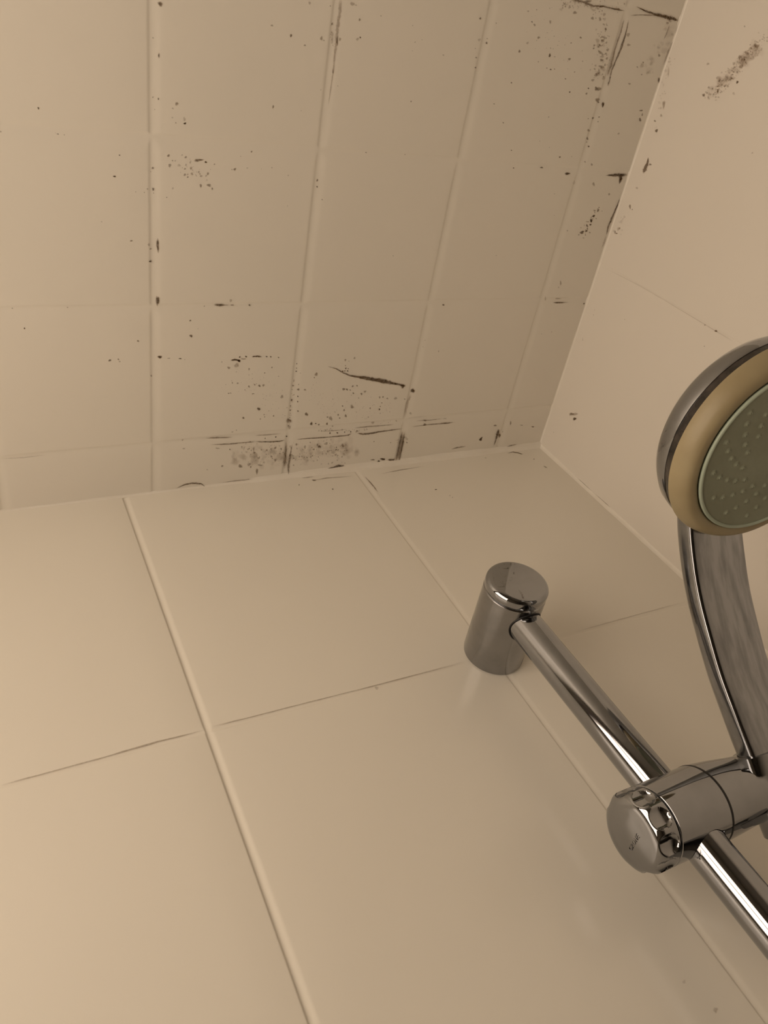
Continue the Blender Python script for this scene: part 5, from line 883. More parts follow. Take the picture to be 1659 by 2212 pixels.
  (-335.5,-57.76,-.10,-.55,.26,-.15,.27),(-341.6,-66.37,-.09,-.48,.34,-.20,.21),(-347.8,-64.63,-.11,-.66,.47,-.27,.30),
  (-335.4,-57.05,-.12,-.67,.43,-.24,.33),(-358.6,-80.4,-.13,-.83,.73,-.42,.17),(-342,-66.37,-.19,-1.09,.64,-.37,.25),
  (-363.4,-74.32,-.10,-.65,.66,-.38,.15),(-339.2,-59.08,-.14,-.81,.43,-.24,.33),(-338.3,-55.72,-.12,-.65,.55,-.31,.21),
  (-360.5,-72.34,-.20,-1.29,.74,-.43,.21),(-336.7,-62.76,-.21,-1.13,.71,-.40,.37),(-341.3,-65.31,-.11,-.65,.52,-.30,.31),
  (-352.6,-67.75,-.09,-.56,.28,-.16,.10),(-333.3,-49.18,-.23,-1.25,.78,-.44,.25),(-343.9,-55.79,-.15,-.85,.65,-.37,.22),
  (-354,-64.76,-.05,-.34,.29,-.16,.37),(-365.4,-76.82,-.10,-.67,.39,-.22,.35),(-364.1,-75.1,-.14,-.94,.67,-.39,.27),
  (-362.5,-81.62,-.11,-.70,.41,-.24,.15),(-354.5,-73.26,-.07,-.45,.36,-.21,.23),(-333,-56.31,-.11,-.59,.34,-.20,.34),
  (-359,-77.83,-.10,-.65,.41,-.24,.13),(-369.3,-76.94,-.06,-.46,.29,-.17,.11),(-363.9,-76.76,-.05,-.36,.28,-.16,.14),
  (-330.6,-57.65,-.11,-.57,.41,-.23,.24),(-327.1,-59.76,-.20,-1.04,.47,-.26,.24),(-350.2,-66.04,-.11,-.67,.53,-.30,.12),
  (-357,-73.74,-.06,-.40,.27,-.16,.37),(-357,-69.26,-.06,-.37,.24,-.14,.26),(-357.4,-72.27,-.07,-.46,.47,-.27,.11),
  (-351.2,-73.33,-.05,-.33,.28,-.16,.28),(-352.8,-73.37,-.13,-.80,.47,-.27,.27),(-333.6,-55.87,-.11,-.57,.36,-.20,.13),
  (-330,-55.95,-.18,-.96,.71,-.40,.23),(-359,-75.73,-.14,-.93,.75,-.43,.30),(-329.4,-52.17,-.26,-1.37,.96,-.54,.20),
  (-346.6,-64.06,-.12,-.69,.46,-.26,.36),(-340.3,-64.57,-.09,-.48,.26,-.15,.23),(-340.6,-63.95,-.10,-.55,.24,-.14,.13),
  (-334.9,-55.11,-.13,-.70,.34,-.19,.10),(-335,-56.33,-.10,-.53,.27,-.15,.19),(-347.1,-60.75,-.07,-.39,.26,-.15,.19),
  (-342.2,-65.64,-.17,-.94,.57,-.33,.29),(-344.1,-65.32,-.18,-1.03,.47,-.27,.28),(-365.5,-74.42,-.15,-1.02,.74,-.43,.16),
  (-348.7,-65.35,-.14,-.81,.48,-.28,.29),(-346.1,-65.81,-.14,-.84,.54,-.31,.25),(-326.9,-52.64,-.19,-.96,.69,-.39,.26),
  (-336.1,-57.33,-.07,-.39,.25,-.14,.29),(-365.7,-75.33,-.07,-.47,.45,-.26,.19),(-358.5,-69.05,-.16,-1.06,.68,-.39,.20),
  (-335.6,-60.44,-.06,-.34,.26,-.15,.19),(-338.5,-56.57,-.15,-.84,.56,-.32,.36),(-367.7,-80,-.06,-.45,.26,-.15,.29),
  (-341.9,-62.21,-.10,-.58,.34,-.19,.22),(-361,-77.89,-.11,-.75,.56,-.33,.23),(-344.7,-61.92,-.09,-.50,.31,-.18,.37),
  (-357.1,-72.34,-.30,-1.94,1.54,-.89,.10),(-364.6,-72.86,-.36,-2.51,1.95,-1.13,.09),(-355.8,-75.62,-.45,-2.85,1.7,-.98,.08),
  (-359.4,-78.95,-.29,-1.88,1.15,-.67,.06),(-338.4,-61.98,-.52,-2.88,2.4,-1.37,.07),(-346.7,-68.68,-.46,-2.69,2.07,-1.19,.09),
  (-352.1,-70.78,-.36,-2.2,1.34,-.77,.07),(-340,-55.8,-.32,-1.79,1.32,-.75,.09),(-353.1,-72.28,-.79,-4.89,2.93,-1.69,.07),
  (-347.9,-67.39,-.74,-4.39,2.28,-1.31,.07),(-352.5,-71.45,-.65,-3.98,2.51,-1.45,.10),(-349.4,-69.94,-.27,-1.6,1.25,-.72,.07),
  (-358.2,-76.83,-.41,-2.67,2.33,-1.35,.06),(-352.7,-69.3,-.72,-4.48,2.23,-1.28,.09),(-362.2,-75.09,-.39,-2.59,1.84,-1.06,.06),
  (-340.2,-60.34,-.35,-1.98,1.65,-.94,.06),(-361.7,-76.59,-.29,-1.92,1.11,-.64,.05),(-342.1,-61.6,-.32,-1.8,1.74,-.99,.07),
  (-355.5,-73.44,-.28,-1.74,1.59,-.92,.06),(-335.6,-57.69,-.31,-1.68,1.42,-.81,.09),(-356.5,-71.26,-.65,-4.14,2.67,-1.54,.11),
  (-357.1,-70.72,-.51,-3.26,2.18,-1.26,.11),(-329.8,-52.97,-.63,-3.28,2.42,-1.37,.07),(-355.1,-73.57,-.54,-3.4,2.11,-1.22,.07),
  (-340.5,-65.99,-.61,-3.38,2,-1.14,.07),(-361,-76.61,-.36,-2.4,1.8,-1.04,.11),(-346.1,-60.86,-.36,-2.1,1.05,-.60,.05),
  (-342.4,-62.7,-.67,-3.81,2.36,-1.35,.12),(-360.3,-73.38,-.44,-2.88,1.26,-.73,.09),(-333.2,-53.61,-.63,-3.39,1.9,-1.07,.09),
  (-333.2,-51.41,-.47,-2.54,1.25,-.71,.11),(-361.2,-79.83,-.66,-4.37,3.04,-1.77,.09),(-354.6,-69.02,-.37,-2.35,2.13,-1.23,.07),
  (-347.3,-64.86,-.41,-2.46,1.55,-.89,.05),(-338.9,-56.31,-.60,-3.35,1.78,-1.01,.10),(-352.3,-66.93,-.44,-2.69,2.3,-1.32,.10),
  (-356.1,-76.9,-.33,-2.1,1,-.58,.07),(-340.5,-56.38,-.30,-1.71,1.11,-.63,.09),(-358.1,-78.51,-.26,-1.69,1.06,-.61,.11),
  (-340.3,-54.91,-.29,-1.62,1.47,-.83,.10),(-341.9,-65.29,-.44,-2.47,1.28,-.73,.11),(-337.6,-59.33,-.33,-1.81,1.69,-.96,.12),
  (-338.6,-60.24,-.51,-2.83,1.72,-.98,.08),(-340.8,-62.51,-.47,-2.63,1.48,-.84,.09),(-346,-62.67,-.37,-2.2,1.3,-.75,.07),
  (-362.7,-76.27,-.36,-2.42,1.6,-.93,.11),(-361.9,-73.64,-.27,-1.82,1.38,-.80,.11),(-358.5,-70.86,-.31,-2.03,1.37,-.79,.06),
  (-336.8,-57.79,-.33,-1.79,1.68,-.96,.12),(-348.9,-65.74,-.39,-2.34,2.31,-1.32,.05),(-361.4,-79.64,-.26,-1.69,1.34,-.78,.12),
  (-338.4,-57.6,-.66,-3.65,3.01,-1.71,.07),(-355.2,-67.12,-.33,-2.12,1.59,-.91,.09),(-353.5,-71.36,-.55,-3.41,2.18,-1.26,.07),
  (-340,-61.71,-.36,-2.01,1.12,-.64,.06),(-342.7,-68.03,-.33,-1.89,1.04,-.60,.09),(-345.7,-61.85,-.37,-2.16,1.3,-.74,.09),
  (-341.3,-62.61,-.49,-2.79,1.3,-.74,.08),(-357.3,-76.36,-.68,-4.36,2.36,-1.37,.07),(-353.5,-70.05,-.31,-1.94,1.74,-1,.09),
  (-326.8,-4.92,-.19,-1.05,1.02,-.56,.12),(-338.9,-2.33,-.15,-.93,.58,-.32,.08),(-298.8,-12.45,-.15,-.69,.32,-.18,.20),
  (-314.9,-7.04,-.34,-1.69,1,-.55,.09),(-334.3,-5.43,-.19,-1.09,.63,-.35,.06),(-344.2,-2.36,-.16,-1,.70,-.39,.19),
  (-311.2,-8.1,-.18,-.87,.46,-.25,.16),(-311.8,-10.21,-.25,-1.2,.84,-.46,.20),(-315.8,-10.89,-.31,-1.58,1.26,-.69,.11),
  (-344.6,-7.45,-.11,-.71,.43,-.24,.18),(-333.4,-4.72,-.12,-.67,.48,-.26,.11),(-298,-11.37,-.19,-.86,.54,-.29,.07),
  (-331.3,-5.3,-.11,-.62,.46,-.25,.17),(-340.5,-5.41,-.13,-.79,.37,-.20,.20),(-342.1,-3.35,-.25,-1.53,.81,-.45,.18),
  (-321.8,-9.77,-.17,-.90,.54,-.29,.17),(-321.2,-6.68,-.19,-.99,.46,-.25,.10),(-319.5,-5.5,-.19,-.98,.54,-.29,.11),
  (-335.9,-2.48,-.33,-1.97,.93,-.51,.16),(-323,-8.19,-.14,-.75,.40,-.22,.18),(-317.9,-7.13,-.25,-1.28,.68,-.37,.07),
  (-328.2,-2.8,-.13,-.72,.47,-.26,.15),(-321,-7.84,-.14,-.76,.60,-.33,.08),(-341.8,-1.99,-.10,-.61,.39,-.22,.09),
  (-220.3,-9.64,-.27,-.84,.68,-.36,.25),(-218.2,-8.42,-.24,-.74,.53,-.28,.21),(-227.5,-9.63,-.25,-.77,.38,-.20,.13),
  (-225.5,-9.04,-.55,-1.71,1.19,-.63,.17),(-228.2,-9.97,-.31,-.99,.54,-.29,.13),(-224.4,-7.6,-.16,-.51,.36,-.19,.23),
  (-219.6,-9.45,-.37,-1.13,.58,-.31,.20),(-219.4,-8.53,-.54,-1.64,1.06,-.56,.09),(-216.3,-13.25,-.33,-.99,.54,-.29,.13),
  (-216.1,-4.23,-.49,-1.49,1.14,-.60,.18),(-228.3,-7.19,-.21,-.68,.38,-.20,.18),(-219.8,-8.62,-.57,-1.74,1.11,-.59,.20),
  (-224.8,-6.31,-.18,-.57,.32,-.17,.17),(-219.7,-13.08,-.38,-1.16,.94,-.50,.12),],
 'front': [
  (-265.6,-14.41,.52,-.11,-.33,-.87,.90),(-239.6,-26.4,.66,-.14,-.46,-1.08,.80),(-148.7,-46.93,1.01,-.22,-.49,-.87,.90),
  (-140.4,-57.98,.72,-.16,-.62,-1.07,.30),(-139.6,-61.05,.57,-.13,-.50,-.85,.40),(-250.4,-10.47,1.87,-.40,-.45,-1.11,.70),
  (-298.4,-236.1,1.15,-.37,-.66,-1.38,.30),(-71.82,-9.59,1.3,-.25,-.51,-.80,.30),(-22.2,-21.59,.81,-.16,-.85,-1.2,.40),
  (-234,-447.1,.93,-.38,-.65,-.66,.15),(-228.4,-462.4,1.19,-.49,-.84,-.80,.22),(-229,-463.3,.64,-.26,-.45,-.43,.20),],
}
RIBBONS = {
 'left': [
  (0.3,[(-488.12,-45.12,-488.10,-45.43),(-473.26,-43.94,-473.24,-44.72),(-457.87,-44.66,-457.88,-44.97)]),
 ],
 'mid': [
  (0.45,[(-272.33,-345.44,-270.71,-345.57),(-272.00,-337.55,-270.16,-337.62),(-272.61,-330.17,-270.54,-330.24),(-271.99,-323.61,-270.12,-323.69),(-272.02,-318.58,-270.55,-318.61),(-271.59,-308.36,-270.64,-308.37),(-271.67,-299.61,-270.92,-299.60),(-271.96,-287.03,-271.52,-287.02)]),
 ],
 'corner': [
  (0.75,[(-105.31,-367.28,-105.38,-368.14),(-98.50,-367.12,-98.57,-368.34),(-93.02,-367.01,-92.92,-368.14),(-82.74,-366.07,-82.83,-367.04),(-74.58,-367.00,-74.74,-367.89),(-61.48,-366.58,-61.60,-367.66),(-54.26,-367.09,-54.35,-367.54)]),
  (0.95,[(-45.83,-371.03,-45.70,-371.46),(-36.07,-369.24,-35.92,-370.14),(-26.46,-368.27,-26.51,-369.74),(-16.94,-367.74,-17.16,-369.78),(-7.45,-367.59,-7.48,-369.45),(-1.55,-367.43,-1.44,-368.17)]),
  (0.6,[(-48.15,-365.28,-48.34,-365.63),(-39.03,-366.58,-39.33,-367.21),(-25.98,-367.92,-26.26,-368.65),(-15.47,-368.68,-15.59,-369.05)]),
  (0.7,[(-53.31,-362.78,-52.58,-362.76),(-53.03,-355.22,-51.85,-355.14),(-53.88,-345.39,-52.55,-345.29),(-53.49,-333.56,-51.38,-333.39),(-53.45,-326.35,-52.69,-326.25)]),
  (0.8,[(-48.96,-362.85,-48.08,-362.85),(-48.00,-353.89,-46.67,-353.82),(-48.75,-345.09,-46.81,-344.86),(-49.77,-337.96,-48.42,-337.75),(-51.03,-330.71,-49.82,-330.59),(-50.12,-323.60,-49.05,-323.54),(-50.34,-320.32,-48.96,-320.18)]),
  (0.35,[(-1.88,-367.35,-0.62,-367.33),(-0.65,-356.67,1.60,-356.47),(-2.81,-347.29,-0.89,-347.01),(-2.81,-338.86,-2.00,-338.76)]),
  (0.4,[(-9.38,-365.42,-8.60,-365.35),(-9.80,-358.47,-8.85,-358.36),(-10.61,-354.33,-10.14,-354.25)]),
  (1,[(-25.69,-258.12,-25.86,-258.47),(-12.40,-258.30,-13.41,-260.41),(-0.84,-258.93,-1.83,-261.06)]),
  (1,[(-10.66,-259.62,-6.92,-259.55),(-9.25,-256.38,-6.31,-256.13),(-7.89,-252.42,-7.19,-252.32)]),
  (0.85,[(-2.16,-242.45,-1.44,-242.31),(-2.74,-235.58,-1.49,-235.30),(-4.46,-226.76,-2.13,-226.19),(-5.11,-218.87,-3.30,-218.51),(-3.84,-210.91,-2.93,-210.77)]),
  (0.3,[(-4.12,-210.98,-2.66,-210.71),(-4.23,-204.47,-2.03,-203.94),(-4.30,-200.25,-3.76,-200.08)]),
 ],
 'strip': [
  (0.95,[(-310.81,-113.77,-310.87,-114.28),(-306.49,-113.35,-306.56,-114.66),(-302.14,-113.13,-302.14,-113.63)]),
  (0.75,[(-343.88,-46.01,-343.92,-46.57),(-334.09,-45.17,-334.18,-46.42),(-321.16,-44.39,-321.21,-45.07)]),
  (0.7,[(-339.77,-39.75,-339.80,-40.21),(-325.83,-38.33,-325.93,-39.38),(-311.66,-38.23,-311.80,-39.28),(-302.39,-38.00,-302.54,-39.06)]),
  (0.5,[(-328.13,-1.87,-328.22,-2.49),(-315.63,-1.67,-315.79,-2.80),(-300.73,-0.60,-300.92,-2.12),(-292.60,0.18,-292.78,-1.35)]),
  (0.85,[(-365.20,-1.69,-365.37,-2.15),(-359.30,-3.82,-359.58,-4.76),(-353.47,-4.45,-353.60,-6.02),(-345.62,-2.90,-345.40,-4.04),(-342.01,0.33,-341.73,-0.13)]),
  (0.85,[(-302.74,-38.14,-302.79,-38.98),(-290.85,-36.39,-290.96,-37.60),(-282.05,-35.83,-282.33,-37.18),(-276.72,-37.18,-276.92,-37.79)]),
  (0.75,[(-267.29,-36.44,-267.42,-37.18),(-254.31,-36.00,-254.49,-37.00),(-240.51,-35.48,-240.71,-36.49),(-219.27,-34.95,-219.64,-36.23),(-215.73,-37.05,-216.10,-37.64)]),
  (0.8,[(-210.67,-36.42,-210.69,-37.17),(-204.91,-34.54,-205.13,-36.34),(-199.86,-34.33,-200.37,-36.02),(-187.76,-35.42,-188.19,-36.73),(-165.37,-36.52,-165.68,-37.45)]),
  (0.55,[(-303.14,-44.05,-303.25,-45.00),(-292.49,-43.50,-292.63,-44.46),(-280.66,-43.61,-280.76,-44.22)]),
  (0.45,[(-246.05,-42.47,-246.11,-42.97),(-236.68,-41.32,-236.85,-42.20),(-220.35,-41.62,-220.51,-42.25)]),
  (0.6,[(-214.49,-42.14,-214.71,-43.03),(-201.23,-41.93,-201.52,-43.08),(-186.51,-41.72,-186.75,-42.62),(-175.35,-41.95,-175.51,-42.47)]),
  (0.6,[(-157.26,-37.51,-157.49,-38.18),(-142.35,-37.78,-142.71,-38.86),(-123.72,-37.59,-124.04,-38.54),(-110.26,-37.87,-110.40,-38.28)]),
  (0.5,[(-154.02,-43.27,-154.20,-43.92),(-138.21,-42.53,-138.51,-43.46),(-125.13,-43.25,-125.28,-43.65)]),
  (0.9,[(-247.28,-102.21,-247.23,-102.52),(-239.32,-99.40,-239.16,-100.00),(-233.31,-95.61,-233.03,-96.39),(-226.01,-92.20,-225.91,-93.29),(-214.18,-88.92,-214.20,-91.64),(-203.35,-86.13,-203.35,-89.55),(-189.80,-83.00,-189.76,-86.22),(-178.35,-80.53,-178.31,-82.39),(-171.23,-78.71,-171.20,-80.35)]),
  (0.6,[(-225.93,-92.35,-225.92,-92.68),(-209.24,-87.95,-209.23,-88.52),(-189.55,-83.13,-189.55,-83.71)]),
  (0.33,[(-165.30,-71.25,-163.55,-70.35),(-167.81,-64.03,-165.48,-63.19),(-167.97,-48.99,-165.34,-48.23)]),
  (0.6,[(-166.12,-35.03,-162.64,-34.04),(-166.60,-17.90,-161.45,-16.30),(-166.19,-0.87,-162.07,0.53)]),
  (0.9,[(-166.03,-34.53,-165.23,-34.28),(-166.63,-17.54,-165.41,-17.13),(-166.63,-0.59,-165.67,-0.27)]),
  (0.9,[(-163.03,-34.21,-162.22,-33.98),(-162.98,-17.09,-161.89,-16.75),(-162.87,0.84,-161.77,1.21)]),
  (0.95,[(-175.08,-4.30,-175.34,-5.69),(-170.33,-3.36,-170.83,-5.46),(-166.38,-3.34,-166.95,-5.31)]),
  (0.6,[(-161.61,1.18,-161.80,0.47),(-156.20,1.67,-156.53,0.53),(-152.00,1.52,-152.17,0.95)]),
  (0.92,[(-236.01,-2.07,-236.31,-2.87),(-228.79,-2.71,-229.47,-4.59),(-222.92,-2.83,-223.51,-6.08),(-216.98,-1.49,-216.71,-3.62),(-213.34,0.44,-212.96,-0.57)]),
  (0.8,[(-275.75,-36.19,-274.97,-36.04),(-275.77,-23.95,-274.07,-23.60),(-275.36,-8.80,-273.76,-8.44)]),
  (0.8,[(-270.30,-33.17,-269.62,-32.96),(-271.49,-19.74,-270.12,-19.32),(-272.08,-10.92,-270.00,-10.49),(-270.40,-0.98,-269.71,-0.89)]),
  (0.9,[(-57.79,-6.59,-58.43,-6.83),(-57.25,-13.54,-58.84,-14.14),(-55.93,-18.80,-59.74,-20.16),(-57.38,-25.60,-58.64,-26.01)]),
  (0.7,[(-107.37,-8.05,-107.80,-8.91),(-100.54,-8.86,-101.13,-10.16),(-91.17,-9.59,-91.48,-10.32)]),
  (0.6,[(-42.13,-3.01,-42.68,-3.90),(-36.07,-4.05,-36.74,-5.26),(-29.41,-4.52,-29.78,-5.28)]),
  (0.7,[(-127.35,-38.41,-127.53,-39.22),(-120.32,-37.33,-120.73,-38.69),(-113.68,-37.87,-113.89,-38.42)]),
 ],
 'wall': [
  (0.75,[(-277.72,-14.27,-277.79,-14.95),(-272.64,-14.10,-272.83,-16.85),(-268.60,-13.07,-268.56,-17.54),(-265.23,-13.66,-265.14,-15.38)]),
  (0.9,[(-1.70,-53.18,-2.14,-53.36),(-1.70,-72.81,-2.43,-73.09),(-1.57,-91.89,-2.42,-92.19),(-2.65,-112.54,-3.21,-112.71)]),
  (0.22,[(-185.59,-11.64,-185.99,-11.72),(-187.13,-51.27,-187.69,-51.38),(-187.12,-79.37,-187.66,-79.49),(-186.33,-138.37,-187.01,-138.47),(-186.19,-157.16,-186.69,-157.22)]),
 ],
 'front': [
  (0.5,[(-259.85,-5.15,-259.67,-4.61),(-254.40,-6.00,-253.94,-4.64),(-248.54,-5.82,-248.36,-5.27)]),
  (0.45,[(-252.07,-11.08,-251.81,-10.19),(-237.19,-10.35,-236.71,-8.99),(-214.16,-12.35,-213.88,-11.66)]),
  (0.4,[(-188.64,-13.89,-188.40,-13.20),(-167.16,-12.31,-166.60,-10.89),(-140.20,-10.86,-139.88,-10.14)]),
  (0.6,[(-204.00,-14.51,-203.13,-13.86),(-203.26,-27.21,-201.87,-26.25),(-202.73,-39.80,-201.88,-39.25)]),
  (0.8,[(-44.27,-7.27,-44.01,-6.66),(-37.43,-6.05,-36.51,-4.59),(-33.44,-8.88,-31.93,-7.13),(-28.81,-12.21,-27.78,-11.06)]),
  (0.6,[(-20.05,-34.42,-19.28,-33.80),(-19.69,-36.89,-18.18,-35.65),(-18.33,-39.02,-17.57,-38.39)]),
  (0.5,[(2.77,-8.38,3.39,-8.02),(1.82,-16.11,2.64,-15.64),(0.46,-26.65,0.86,-26.43)]),
  (0.42,[(-512.63,-234.92,-512.74,-233.91),(-486.37,-234.72,-486.42,-233.98),(-461.99,-234.45,-462.02,-233.54),(-433.65,-233.84,-433.63,-232.59),(-407.00,-233.89,-406.95,-233.25)]),
  (0.42,[(-402.96,-232.95,-402.89,-232.14),(-374.66,-233.63,-374.56,-232.80),(-351.38,-233.59,-351.27,-232.91),(-301.85,-234.36,-301.68,-233.65),(-230.75,-234.64,-230.35,-233.51)]),
  (0.3,[(-136.15,-233.65,-135.85,-233.04),(-90.87,-233.11,-90.38,-232.26),(-23.17,-232.73,-22.71,-232.06)]),
 ],
}
PLACE = {'c': lambda u, v, h: (u, v, -h), 'r': lambda u, v, h: (-h, u, v), 'f': lambda u, v, h: (u, -h, v)}
def films(name, key, plane, m, parent, label, lift=.00018):
    rr = random.Random(key)
    V, F, A = [], [], []
    pl = PLACE[plane]
    step = 0
    for x, y, ux, uy, vx, vy, al in BLOBS.get(key, []):
        h = lift + 4e-7 * step
        step += 1
        n = 12
        ph1, ph2, ph3 = (rr.uniform(0, 6.28) for _ in range(3))
        k = len(V)
        V.append(pl(x / 1000, y / 1000, h))
        A.append(al)
        for rad, w in ((.62, .95), (1.15, 0.0)):
            for i in range(n):
                t = 2 * math.pi * i / n
                q = rad * (1 + .16 * math.sin(2 * t + ph1) + .13 * math.sin(3 * t + ph2) + .08 * math.sin(5 * t + ph3))
                cx, sx = math.cos(t) * q, math.sin(t) * q
                V.append(pl((x + ux * cx + vx * sx) / 1000, (y + uy * cx + vy * sx) / 1000, h))
                A.append(al * w)
        for i in range(n):
            j = (i + 1) % n
            F.append((k, k + 1 + i, k + 1 + j))
            F.append((k + 1 + i, k + 1 + n + i, k + 1 + n + j, k + 1 + j))
    for al, pts in RIBBONS.get(key, []):
        h = lift + 4e-7 * step
        step += 1
        P = []
        for a, b_ in zip(pts, pts[1:]):               # subdivide and roughen
            for s in range(6):
                t = s / 6
                P.append([a[i] + (b_[i] - a[i]) * t for i in range(4)])
        P.append(list(pts[-1]))
        base = len(V)
        for i, (lx, ly, rx, ry) in enumerate(P):
            cx, cy, hx, hy = (lx + rx) / 2, (ly + ry) / 2, (lx - rx) / 2, (ly - ry) / 2
            g = 1 + rr.uniform(-.28, .28)
            o_ = rr.uniform(-.22, .22)
            e = min(1.0, min(i, len(P) - 1 - i) / 2.5)
            for s, w in ((1.3, 0), (.55, 1), (0, 1), (-.55, 1), (-1.3, 0)):
                V.append(pl((cx + hx * (s * g + o_)) / 1000, (cy + hy * (s * g + o_)) / 1000, h))
                A.append(al * w * e * rr.uniform(.75, 1.05))
        for i in range(len(P) - 1):
            for s in range(4):
                q = base + i * 5 + s
                F.append((q, q + 1, q + 6, q + 5))
    o = link(name, V, F, m, parent)
    at = o.data.attributes.new('alpha', 'FLOAT', 'POINT')
    at.data.foreach_set('value', A)
    o['kind'] = 'stuff'
    o['label'] = label
    return o
films('mould_speckles', 'left', 'c', M['mould'], ce, 'scattered dark mould dots beside the left ceiling joint')
films('mould_speckles', 'mid', 'c', M['mould'], ce, 'sparse mould dots and brown joint streak at the top middle of the ceiling')
films('mould_patch', 'corner', 'c', M['mould'], ce, 'dense black mould along the ceiling joints beside the right wall')
films('mould_patch', 'strip', 'c', M['mould'], ce, 'black and brown mould on the narrow ceiling row above the front wall')
films('mould_patch', 'wall', 'r', M['mould'], wr, 'grey speckled mould patch high on the right wall')
films('grime', 'front', 'f', M['dirt'], wf, 'thin brown grime in the front wall joints')

# ------------------------------------------------------------------ shower rail
XR, YR, ZB, RB, LB, RR = -0.2072, -0.0441, -0.2326, 0.0206, 0.0668, 0.0110
rail = empty('shower_rail', (XR, 0, H + ZB), 'upright chrome shower rail held off the front tile wall by a round bracket', 'shower rail')
def bracket(z):
    V, F = lathe([(0, 0), (0, RB - .0010), (.0008, RB - .0002), (.002, RB), (LB - .0092, RB), (LB - .0086, RB - .0005), (LB - .0082, RB - .0012), (LB - .0082, 0)], (0, 0, z), (0, -1, 0), 128)
    br = fix_normals(link('wall_bracket', V, F, M['chrome_dull'], rail, 35))
    pr = [(LB - .0080, 0), (LB - .0080, RB - .0012), (LB - .0076, RB - .0004), (LB - .0070, RB)]
    for i in range(1, 9):
        t = math.pi / 2 * i / 8
        pr.append((LB - .0042 + .0036 * math.sin(t), RB - .0036 + .0036 * math.cos(t)))
    pr += [(LB - .0002, RB * .5), (LB, 0)]
    V, F = lathe(pr, (0, 0, z), (0, -1, 0), 128)
    fix_normals(link('end_cap', V, F, M['chrome_clean'] if z > -.1 else M['chrome'], br, 40))
    return br
br = bracket(0.0)
bracket(-0.60)
V, F = lathe([(0, 0), (0, RR), (.60, RR), (.60, 0)], (0, YR, -.60), (0, 0, 1), 96)
fix_normals(link('rail', V, F, M['chrome'], rail, 40))
pts = []
for i in range(72):
    t = 2 * math.pi * i / 72
    x, y = math.cos(t) * (RR + .0004), math.sin(t) * (RR + .0004)
    pts.append((x, YR + y, -math.sqrt(RB * RB - x * x) - .0001))
V, F = tube(pts, .00045, 8, True)
link('rail_gap_shade', V, F, M['black'], br, 180)  # black ring standing in for the shade in the gap around the rail

# ------------------------------------------------------------------ sliding holder on the rail
ZH, RK = -0.39215, 0.0202
XH = XR + 0.0550
hold = empty('shower_holder', (XR, YR, H + ZH), 'chrome sliding holder with a fluted clamp knob, clamped on the shower rail', 'shower holder')
# body: drum across the rail plus a short vertical boss the rail runs through
pr = [(-.0203, 0), (-.0203, RK - .0008), (-.0198, RK), (.0138, RK + .0003), (.0142, RK - .0003), (.0142, 0)]
V1 = lathe(pr, (0, 0, 0), (1, 0, 0), 128)
V2 = lathe([(-.05, 0), (-.05, RR + .0003), (.05, RR + .0003), (.05, 0)], (0, 0, 0), (0, 0, 1), 96)
def boolean(name, a, ops, m, parent, smooth):
    """closed shell a combined with other closed shells, baked into one mesh"""
    A = fix_normals(link(name, a[0], a[1], m, None))
    for op, b_ in ops:
        B = fix_normals(link('tool', b_[0], b_[1], m, None))
        md = A.modifiers.new('u', 'BOOLEAN')
        md.operation = op
        md.object = B
        md.solver = 'EXACT'
        dg = bpy.context.evaluated_depsgraph_get()
        me = bpy.data.meshes.new_from_object(A.evaluated_get(dg))
        A.modifiers.clear()
        old = A.data
        A.data = me
        bpy.data.meshes.remove(old)
        ob = B.data
        bpy.data.objects.remove(B)
        bpy.data.meshes.remove(ob)
    me = A.data
    me.name = name
    me.polygons.foreach_set('use_smooth', [True] * len(me.polygons))
    me.set_sharp_from_angle(angle=math.radians(smooth))
    A.parent = parent
    return A
boolean('clamp_body', V1, [('DIFFERENCE', V2)], M['chrome_clean'], hold, 38)
V, F = lathe([(.0141, 0), (.0141, RK + .0004), (.0152, RK + .0004), (.0152, 0)], (0, 0, 0), (1, 0, 0), 96)
fix_normals(link('seam_ring', V, F, M['black'], hold, 40))  # black disc marking the dark seam beside the drum
# fluted knob
NF, PH = 10, math.radians(195.0)
KL0, KL1 = -.0208, -.0352
def flute(h, r, t):
    # scoops cut along the rim: open through the rounded end, round-ended towards the body
    u = (h - KL1) / (KL0 - KL1)                       # 0 at the end face, 1 at the body
    a = ((t - TH0) % (2 * math.pi / NF))
    a = min(a, 2 * math.pi / NF - a) / (math.pi / NF)
    w = 1.0 if u < .56 else max(0.0, 1 - ((u - .56) / .34) ** 2)
    lim = .80 * math.sqrt(w)
    if lim < .02 or a >= lim:
        return r
    return min(r, RK - .0025 * math.sqrt(w) * (1 - (a / lim) ** 2) ** .6)
# lathe with axis -x, hint -y: e1 = -y, e2 = axis x e1
ax, e1, e2 = basis((1, 0, 0), (0, -1, 0))
# angle of a flute centre seen at (y, z) angle PH
TH0 = math.atan2(math.cos(PH) * e2.y + math.sin(PH) * e2.z, math.cos(PH) * e1.y + math.sin(PH) * e1.z)
pr = [(KL0, 0), (KL0, RK - .0012), (KL0 - .0002, RK - .0004), (KL0 - .0007, RK)]
for i in range(1, 40):
    pr.append((KL0 - .0007 + (KL1 + .0066 - KL0 + .0007) * i / 40, RK))
for i in range(0, 17):
    t = math.pi / 2 * i / 16
    pr.append((KL1 + .0066 - .0055 * math.sin(t), RK - .0074 + .0074 * math.cos(t)))
pr += [(KL1 + .0007, .0105), (KL1 + .0003, .0075), (KL1 + .0001, .004), (KL1, 0)]
V, F = lathe(pr, (0, 0, 0), (1, 0, 0), 240, (0, -1, 0), flute)
knob = fix_normals(link('clamp_knob', V, F, M['chrome_clean'], hold, 50))
